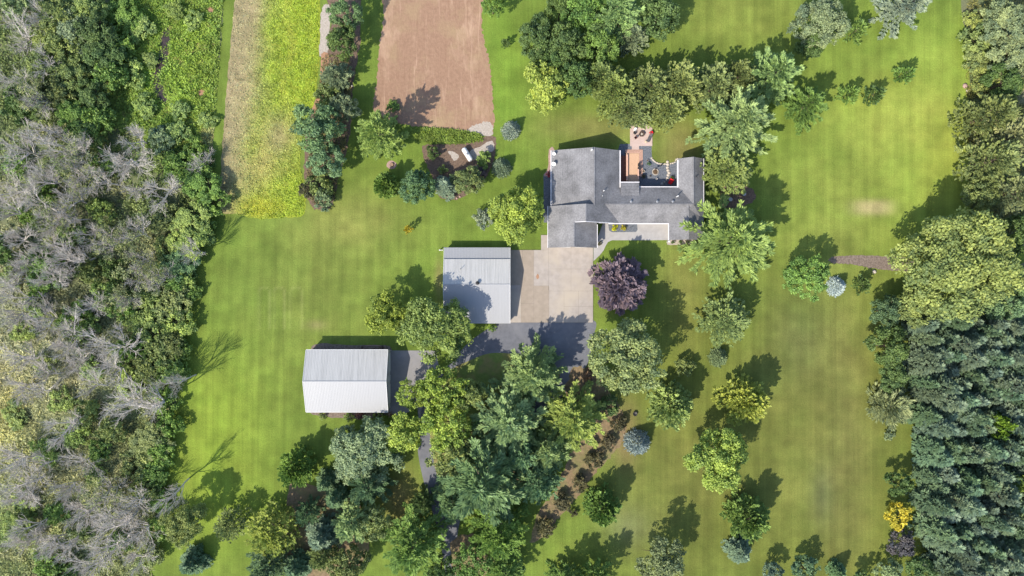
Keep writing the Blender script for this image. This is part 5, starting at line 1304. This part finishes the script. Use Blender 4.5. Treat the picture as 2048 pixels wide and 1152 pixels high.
# ---- the spruce plantation: rows across the lower right
ORD = ['first','second','third','fourth','fifth','sixth','seventh','eighth','ninth','tenth','eleventh','twelfth','thirteenth','fourteenth','fifteenth','sixteenth','seventeenth','eighteenth']
def plantation():
    rows = 18; g = random.Random(5)
    for i in range(rows):
        y = 652 + i*29.5
        xl = np.interp(y, [650, 750, 815, 835, 980, 1060, 1160], [1838, 1838, 1846, 1860, 1862, 1876, 1896])
        n = 0; x = xl + 10 + (i % 2)*12
        while x < 2085:
            gap = False
            if not gap and not (math.hypot(x-1998, y-852) < 26):
                col = g.choice(['SP','SP','SB','SB',(.118,.168,.108)]); q = g.uniform(.8, 1.12)
                b = PAL[col] if isinstance(col, str) else col
                yj = y + g.uniform(-12, 12)
                if yj < 1185:
                    n += 1
                    plant('spruce', x+g.uniform(-8, 8), yj, g.choice((24, 27, 30, 33, 36))*g.uniform(.92, 1.08), g.uniform(5.5, 10.5), tuple(v*q for v in b),
                          'dark spruce in the plantation, %s row from its top, %s from the lawn side' % (ORD[i], ORD[n-1]), 'spruces of the dense plantation')
            x += g.uniform(27, 33)
plantation()
plant('bush',1998,852,28,7,(.12,.21,.03),'bright green broadleaf bush alone among the plantation spruces')
plant('bush',2040,965,22,7,'LI','yellowish bush among the plantation spruces at the right edge')

# ---- the dying wood on the left
BANDS = [(0,'along the top edge'),(115,'level with the black creek'),(230,'level with the propane tank'),(345,"level with the crop field's end"),(440,'level with the garage roof'),(545,'level with the purple maple'),(690,'level with the lower barn'),(810,'just below the lower barn'),(910,'level with the lone round maple'),(1035,'along the bottom edge')]
def banded(items, fmt):
    """items: (px, py, ...); label each by its band and its order from the left inside it"""
    out = {}
    for it in items:
        k = max(i for i, b in enumerate(BANDS) if it[1] >= b[0]); out.setdefault(k, []).append(it)
    for k, L in out.items():
        for j, it in enumerate(sorted(L)):
            yield it, fmt % (ORDL(j), BANDS[k][1])
def ORDL(j): return ORD[j] if j < len(ORD) else '%dth' % (j+1)
bares = [(256,272,42,14),(232,322,50,14),(322,366,46,14),(108,300,46,15),(62,252,42,15),(28,300,42,15),(92,348,44,15),(18,372,40,15),(62,412,42,15),(130,398,36,14),(182,402,36,13),(152,352,38,14),
 (30,58,42,15),(72,112,36,14),(25,172,36,14),(64,192,34,14),(104,42,30,14),(20,484,40,15),(38,526,36,14),(96,482,36,14),(146,512,44,15),(142,432,32,13),(230,442,30,13),(270,472,34,13),(215,482,34,13),(262,552,36,13),(310,560,28,12),
 (182,602,36,13),(206,628,32,13),(88,572,40,14),(40,592,40,15),(14,632,36,14),(80,642,36,14),(128,662,40,14),(58,682,40,14),(212,702,50,14),(212,742,40,14),(110,704,36,14),(28,722,36,14),(82,752,36,14),(140,772,40,14),(60,792,34,14),
 (18,776,32,14),(122,842,46,15),(290,808,72,16),(20,932,42,15),(40,972,46,15),(76,932,34,14),(146,926,32,13),(26,1012,36,14),(180,1002,44,14),(140,1032,40,14),(236,1040,56,15),(262,1000,44,14),(276,1072,42,14),(216,1112,44,14),
 (130,1082,42,14),(90,1092,36,14),(30,1122,40,15),(262,1132,36,14),(170,1142,36,14),(60,1052,36,14),(120,982,34,14),(208,986,38,13),(10,240,36,15),(150,300,36,13),(200,360,34,13),(12,430,36,15),(170,460,32,13),(100,430,36,14),(55,460,34,14),(10,560,34,15),(120,540,34,14),(395,325,24,10),(150,720,34,13),(180,780,34,13),(70,850,34,14),(40,1090,30,13),(260,380,30,12),(280,520,28,12),(60,530,34,14),(100,250,34,14),(45,120,32,14),(75,30,30,14),(240,600,28,12)]
semi = {(62,252),(152,352),(270,472),(262,552),(310,560),(104,42),(64,192),(230,442),(215,482),(150,300),(280,520),(240,600),(208,986),(100,430)}
bares = [b for k, b in enumerate(bares) if k % 6 != 4 or b[2] > 45]          # the wood is open: gaps between the crowns
for it, lb in banded(bares, 'bare grey tree, %s from left of those %s'):
    bare(it[0], it[1], it[2]*(1.22 if it[2] < 60 else 1.1), it[3]*(.66 if it[2] < 60 else .85), lb, semi=(it[0], it[1]) in semi)
# tall bare trees in the wood edge whose shadows fan out over the lawn
for (px, py, r, h, lb) in [(330,985,42,13,'bare grey tree at the wood edge whose shadow fans over the lower lawn'),(368,500,28,12,'bare tree at the wood edge opposite the mower loops'),(345,762,34,13,'bare tree at the wood edge opposite the lower barn')]:
    bare(px, py, r, h, lb)
leafy = [(402,372,40,8,'DG'),(420,404,32,6,'TB'),(382,440,40,8,'LG'),(368,488,38,7,'LG'),(398,470,28,6,'G'),(360,532,36,7,'BG'),(372,562,24,5,'G'),(338,512,34,6,'OL'),(320,432,34,6,'OL'),(292,418,32,6,'OL'),(352,602,34,6,'OL'),(358,642,30,6,'G'),
 (330,622,28,5,'OL'),(300,660,34,6,'LG'),(270,642,28,5,'G'),(320,702,34,6,'OL'),(346,690,26,6,'OL'),(338,742,32,6,'G'),(300,738,32,6,'OL'),(262,762,28,5,'LG'),(222,862,28,5,'OL'),(300,882,40,6,'OL'),(322,905,30,6,'DG'),(272,932,34,6,'OL'),(308,945,30,6,'DG'),
 (290,975,34,6,'OL'),(318,1005,24,5,'DG'),(92,532,42,8,'G'),(84,565,30,6,'G'),(156,620,26,5,'G'),(150,648,30,6,'G'),(172,655,26,5,'LG'),(212,590,30,6,'LG'),(242,612,28,5,'G'),(178,20,36,7,'LG'),(112,32,40,8,'OY'),(150,62,42,8,'GG'),(120,92,46,8,'OY'),(90,132,40,8,'OL'),
 (142,150,40,7,'OL'),(190,62,44,8,'DG'),(205,108,40,7,'DG'),(222,150,34,6,'G'),(186,192,36,7,'DG'),(152,232,36,7,'G'),(52,205,38,8,'DG'),(322,282,30,5,'GG'),(352,268,26,4,'G'),(392,300,24,5,'DG'),(355,332,34,6,'DG'),(402,335,28,6,'DG'),(170,268,34,6,'DG'),
 (250,30,36,4,'G'),(240,85,32,4,'G'),(35,210,34,7,'DG'),(10,500,30,7,'DG'),(340,850,26,6,'DG'),(330,800,28,6,'DG'),(350,560,26,6,'DG'),(365,700,20,5,'DG'),(100,1132,34,5,'G'),(130,1145,30,5,'DG'),(170,825,24,5,'OY'),(40,1055,36,5,'LG'),(280,700,26,5,'DG'),(300,600,28,5,'LG'),(230,540,28,6,'DG'),(180,545,26,6,'OL'),(410,440,22,5,'DG'),(385,585,18,4,'DG'),(360,745,22,5,'DG'),(320,1060,24,5,'DG'),(300,1110,28,5,'OL'),(200,240,32,6,'G'),(130,190,34,7,'OL'),(40,15,34,8,'GG'),(250,700,28,5,'G')]
leafy += [(20,555,24,3,'LG'),(70,610,26,3,'LG'),(110,640,22,2.5,'OY'),(45,660,24,2.5,'LG'),(160,690,22,3,'OL'),(90,730,24,2.5,'OY'),(180,735,26,3,'LG'),(120,800,26,2.5,'LG'),(30,830,30,2,'OY'),(150,870,28,3,'LG'),(90,905,28,3,'LG'),(200,900,26,3,'G'),(50,1010,28,3,'LG'),(110,1030,26,3,'G'),(190,950,24,3,'LG'),(160,1065,26,3,'OL'),(240,1085,24,3,'G'),(60,430,26,4,'G'),(140,470,26,4,'LG'),(200,420,26,4,'LG'),(90,390,24,4,'G'),(30,330,26,4,'G'),(200,330,28,4,'G'),(130,330,26,4,'LG'),(282,60,26,2.5,'LG'),(262,150,28,3,'G'),(290,210,26,2.5,'G'),(360,220,20,2,'LG'),(385,40,18,2,'G'),(350,20,20,2.2,'LG'),(300,120,16,1.8,'LG'),(415,240,18,2,'G')]
leafy = [(px, py, r*1.05, h*(.52 if px > 255 and py > 260 else .8), ({'DG': 'G', 'TB': 'G', 'G': 'LG'}.get(c, c) if px > 255 else c)) for px, py, r, h, c in leafy]
CN = dict(DG='dark green',TB='teal',LG='light green',G='green',BG='blue-green',OL='olive',OY='yellow-olive',GG='grey-green')
def leafy_plants():
    for it, lb in banded(leafy, '%s from left of leafy ones %s'):
        px, py, r, h, c = it
        plant('mid' if r > 37 else 'bush', px, py, r, h, c, CN[c] + (' tree, ' if h >= 5.5 else ' bush, ') + lb, 'leafy trees and bushes of the wood', name='broadleaf_tree' if h >= 5.5 else 'bush', cat='tree' if h >= 5.5 else 'bush')
leafy_plants()

# ---- ground cover nobody could count
def inside(px, py, poly):
    P = np.array(poly); r = np.zeros(len(px), bool); j = len(P)-1
    for i in range(len(P)):
        c = ((P[i, 1] > py) != (P[j, 1] > py)) & (px < (P[j, 0]-P[i, 0])*(py-P[i, 1])/(P[j, 1]-P[i, 1]+1e-9)+P[i, 0]); r ^= c; j = i
    return r
def cover(name, poly, n, colfun, L, Wd, hmax, label, seed, upright=0.4, cl=0.0, csize=9, keep=None):
    g = np.random.default_rng(seed); P = np.array(poly); lo, hi = P.min(0), P.max(0)
    px = g.uniform(lo[0], hi[0], n); py = g.uniform(lo[1], hi[1], n)
    if cl:                                   # grown in tussocks
        m = max(1, int(n*cl)); cx = g.uniform(lo[0], hi[0], m); cy = g.uniform(lo[1], hi[1], m); k = g.integers(0, m, n); s = csize*g.uniform(.4, 1.2, m)[k]
        px = cx[k]+g.normal(0, 1, n)*s*.5; py = cy[k]+g.normal(0, 1, n)*s*.5; cv = g.normal(0, .15, m)[k]; top = np.exp(-((px-cx[k])**2+(py-cy[k])**2)/(s*s*.5))*g.uniform(.4, 1, m)[k]
    else: cv = 0; top = np.ones(n)
    ok = inside(px, py, poly)
    if keep is not None: ok &= keep(px, py, g)
    px, py, top = px[ok], py[ok], top[ok]; cv = cv[ok] if cl else 0; n = len(px)
    x = (px-1024)*.1; y = (576-py)*.1; z = hmax*top*g.uniform(.15, 1, n)
    D = g.normal(size=(n, 3)); D[:, 2] = np.abs(D[:, 2])*upright
    N = np.array([0, 0, 1.]) + .6*g.normal(size=(n, 3)); Ls = L*g.uniform(.6, 1.4, n)
    v = .5 + cv + .18*g.normal(size=n)
    me = quad_mesh(name, leaf_quads(np.stack([x, y, z], 1), D, N, Ls, Ls*Wd/L), v, M_COVER, colfun(px, py))
    o = link_mesh(name, me); return tag(o, label, 'ground cover', kind='stuff')
WOOD = [(-60,-40),(444,-40),(444,0),(438,90),(431,190),(424,290),(418,370),(402,440),(384,520),(371,590),(364,680),(354,780),(334,860),(324,950),(310,1050),(296,1152),(290,1200),(-60,1200)]
def wood_col(px, py):
    n = len(px); c = np.repeat(np.array((.125, .165, .06))[None], n, 0)
    def blend(col, w):
        w = np.clip(w, 0, 1)[:, None]; c[:] = c*(1-w)+np.array(col)[None]*w
    blend((.155, .245, .045), 1.0*gauss(px, py, 330, 120, 140, 210, 4))
    blend((.21, .29, .045), .5*gauss(px, py, 390, 130, 45, 120, 2))
    blend((.15, .19, .085), .8*gauss(px, py, 60, 480, 190, 260, 3))
    blend((.36, .36, .24), .9*gauss(px, py, 70, 720, 170, 170, 3))
    blend((.50, .46, .19), .9*gauss(px, py, 10, 850, 60, 110, 2))
    blend((.31, .33, .17), .8*gauss(px, py, 110, 1000, 200, 200, 3))
    blend((.12, .20, .05), .7*gauss(px, py, 30, 1060, 60, 60, 2))
    c *= (.72+.56*vnoise(px+300, py+300, 1/26, 21))[:, None]
    w = (vnoise(px+300, py+300, 1/38, 22) > .66)*.5; blend((.30, .28, .17), w*(py > 250))
    return c
CREEK = [(332,50),(342,62),(338,112),(336,132),(322,150),(336,205),(322,210),(306,172),(300,160),(314,115),(322,70)]
def nocreek(px, py, g): return (~inside(px, py, CREEK) | (g.random(len(px)) < .22*(vnoise(px+300, py+300, 1/9, 28) > .4))) & (np.hypot(px-402, py-185) > 7) & (np.hypot(px-422, py-20) > 7)
cover('undergrowth', WOOD, 150000, lambda px, py: wood_col(px, py)*1.2, .50, .22, .8, 'tangled leafy undergrowth covering the floor of the wood', 31, .6, .035, 14, nocreek)
cover('grass', [(-60,560),(250,600),(330,900),(300,1200),(-60,1200)], 45000, lambda px, py: wood_col(px, py)*1.25, .95, .10, .7, 'long dry grass under the dead trees of the lower wood', 32, .5, .04, 16)
cover('undergrowth', [(1936,60),(1930,200),(1938,430),(2000,470),(2110,480),(2110,-40),(1934,-40)], 14000, lambda px, py: np.repeat(np.array((.19,.185,.06))[None], len(px), 0)*(.75+.5*vnoise(px, py, 1/20, 23))[:, None], .5, .2, .8, 'yellowish brush along the right boundary', 33, .6, .05, 12)
MEAD = [(225,-40),(446,-40),(446,0),(440,90),(433,190),(424,300),(380,320),(300,290),(220,250),(215,120)]
cover('weeds', MEAD, 75000, lambda px, py: wood_col(px, py)*np.array((1.38, 1.30, 1.2))*(.8+.5*vnoise(px+300, py+300, 1/11, 27))[:, None], .26, .12, .4, 'rank bright green weeds filling the hollow round the black creek', 38, .5, .05, 11, nocreek)
CROPP = [(470,-40),(464,80),(457,160),(450,250),(445,320),(440,418),(480,430),(500,435),(520,439),(540,436),(560,437),(580,432),(600,433),(608,428),(608,380),(598,330),(604,270),(622,220),(633,150),(637,90),(638,0),(640,-40)]
def crop_keep(px, py, g):
    c = crop_colour(px, py); return g.random(len(px)) < np.clip((c[:, 1]-c[:, 0])*14+.35, .22, 1)
cover('crop', CROPP, 75000, lambda px, py: crop_colour(px, py)*np.array((1.36, 1.36, 1.42)), .26, .17, .08, 'yellow-green crop leaves and dry stubble covering the field', 34, .35, .08, 7, crop_keep)
cover('weeds', [(822,258),(850,256),(890,258),(930,263),(960,268),(968,280),(940,286),(900,288),(860,286),(830,280)], 9000, lambda px, py: np.repeat(np.array((.16,.225,.045))[None], len(px), 0)*(.7+.6*vnoise(px, py, 1/9, 24))[:, None], .38, .16, .5, 'ragged strip of weeds below the dirt field', 35, .6, .08, 9)
cover('weeds', [(648,110),(700,110),(704,200),(690,300),(668,400),(640,415),(620,400),(615,330),(630,230)], 9000, lambda px, py: np.repeat(np.array((.15,.145,.06))[None], len(px), 0)*(.6+.8*vnoise(px, py, 1/12, 25))[:, None], .42, .14, .5, 'dull scrubby weeds along the foot of the hedge row', 36, .6, .06, 10)
cover('weeds', [(1828,645),(1840,820),(1848,980),(1860,1050),(1882,1152),(2100,1180),(2100,560),(1960,640)], 16000, lambda px, py: np.repeat(np.array((.14,.17,.07))[None], len(px), 0)*(.6+.8*vnoise(px, py, 1/14, 26))[:, None], .4, .14, .4, 'low weeds on the ground between the plantation spruces', 37, .6, .05, 10)
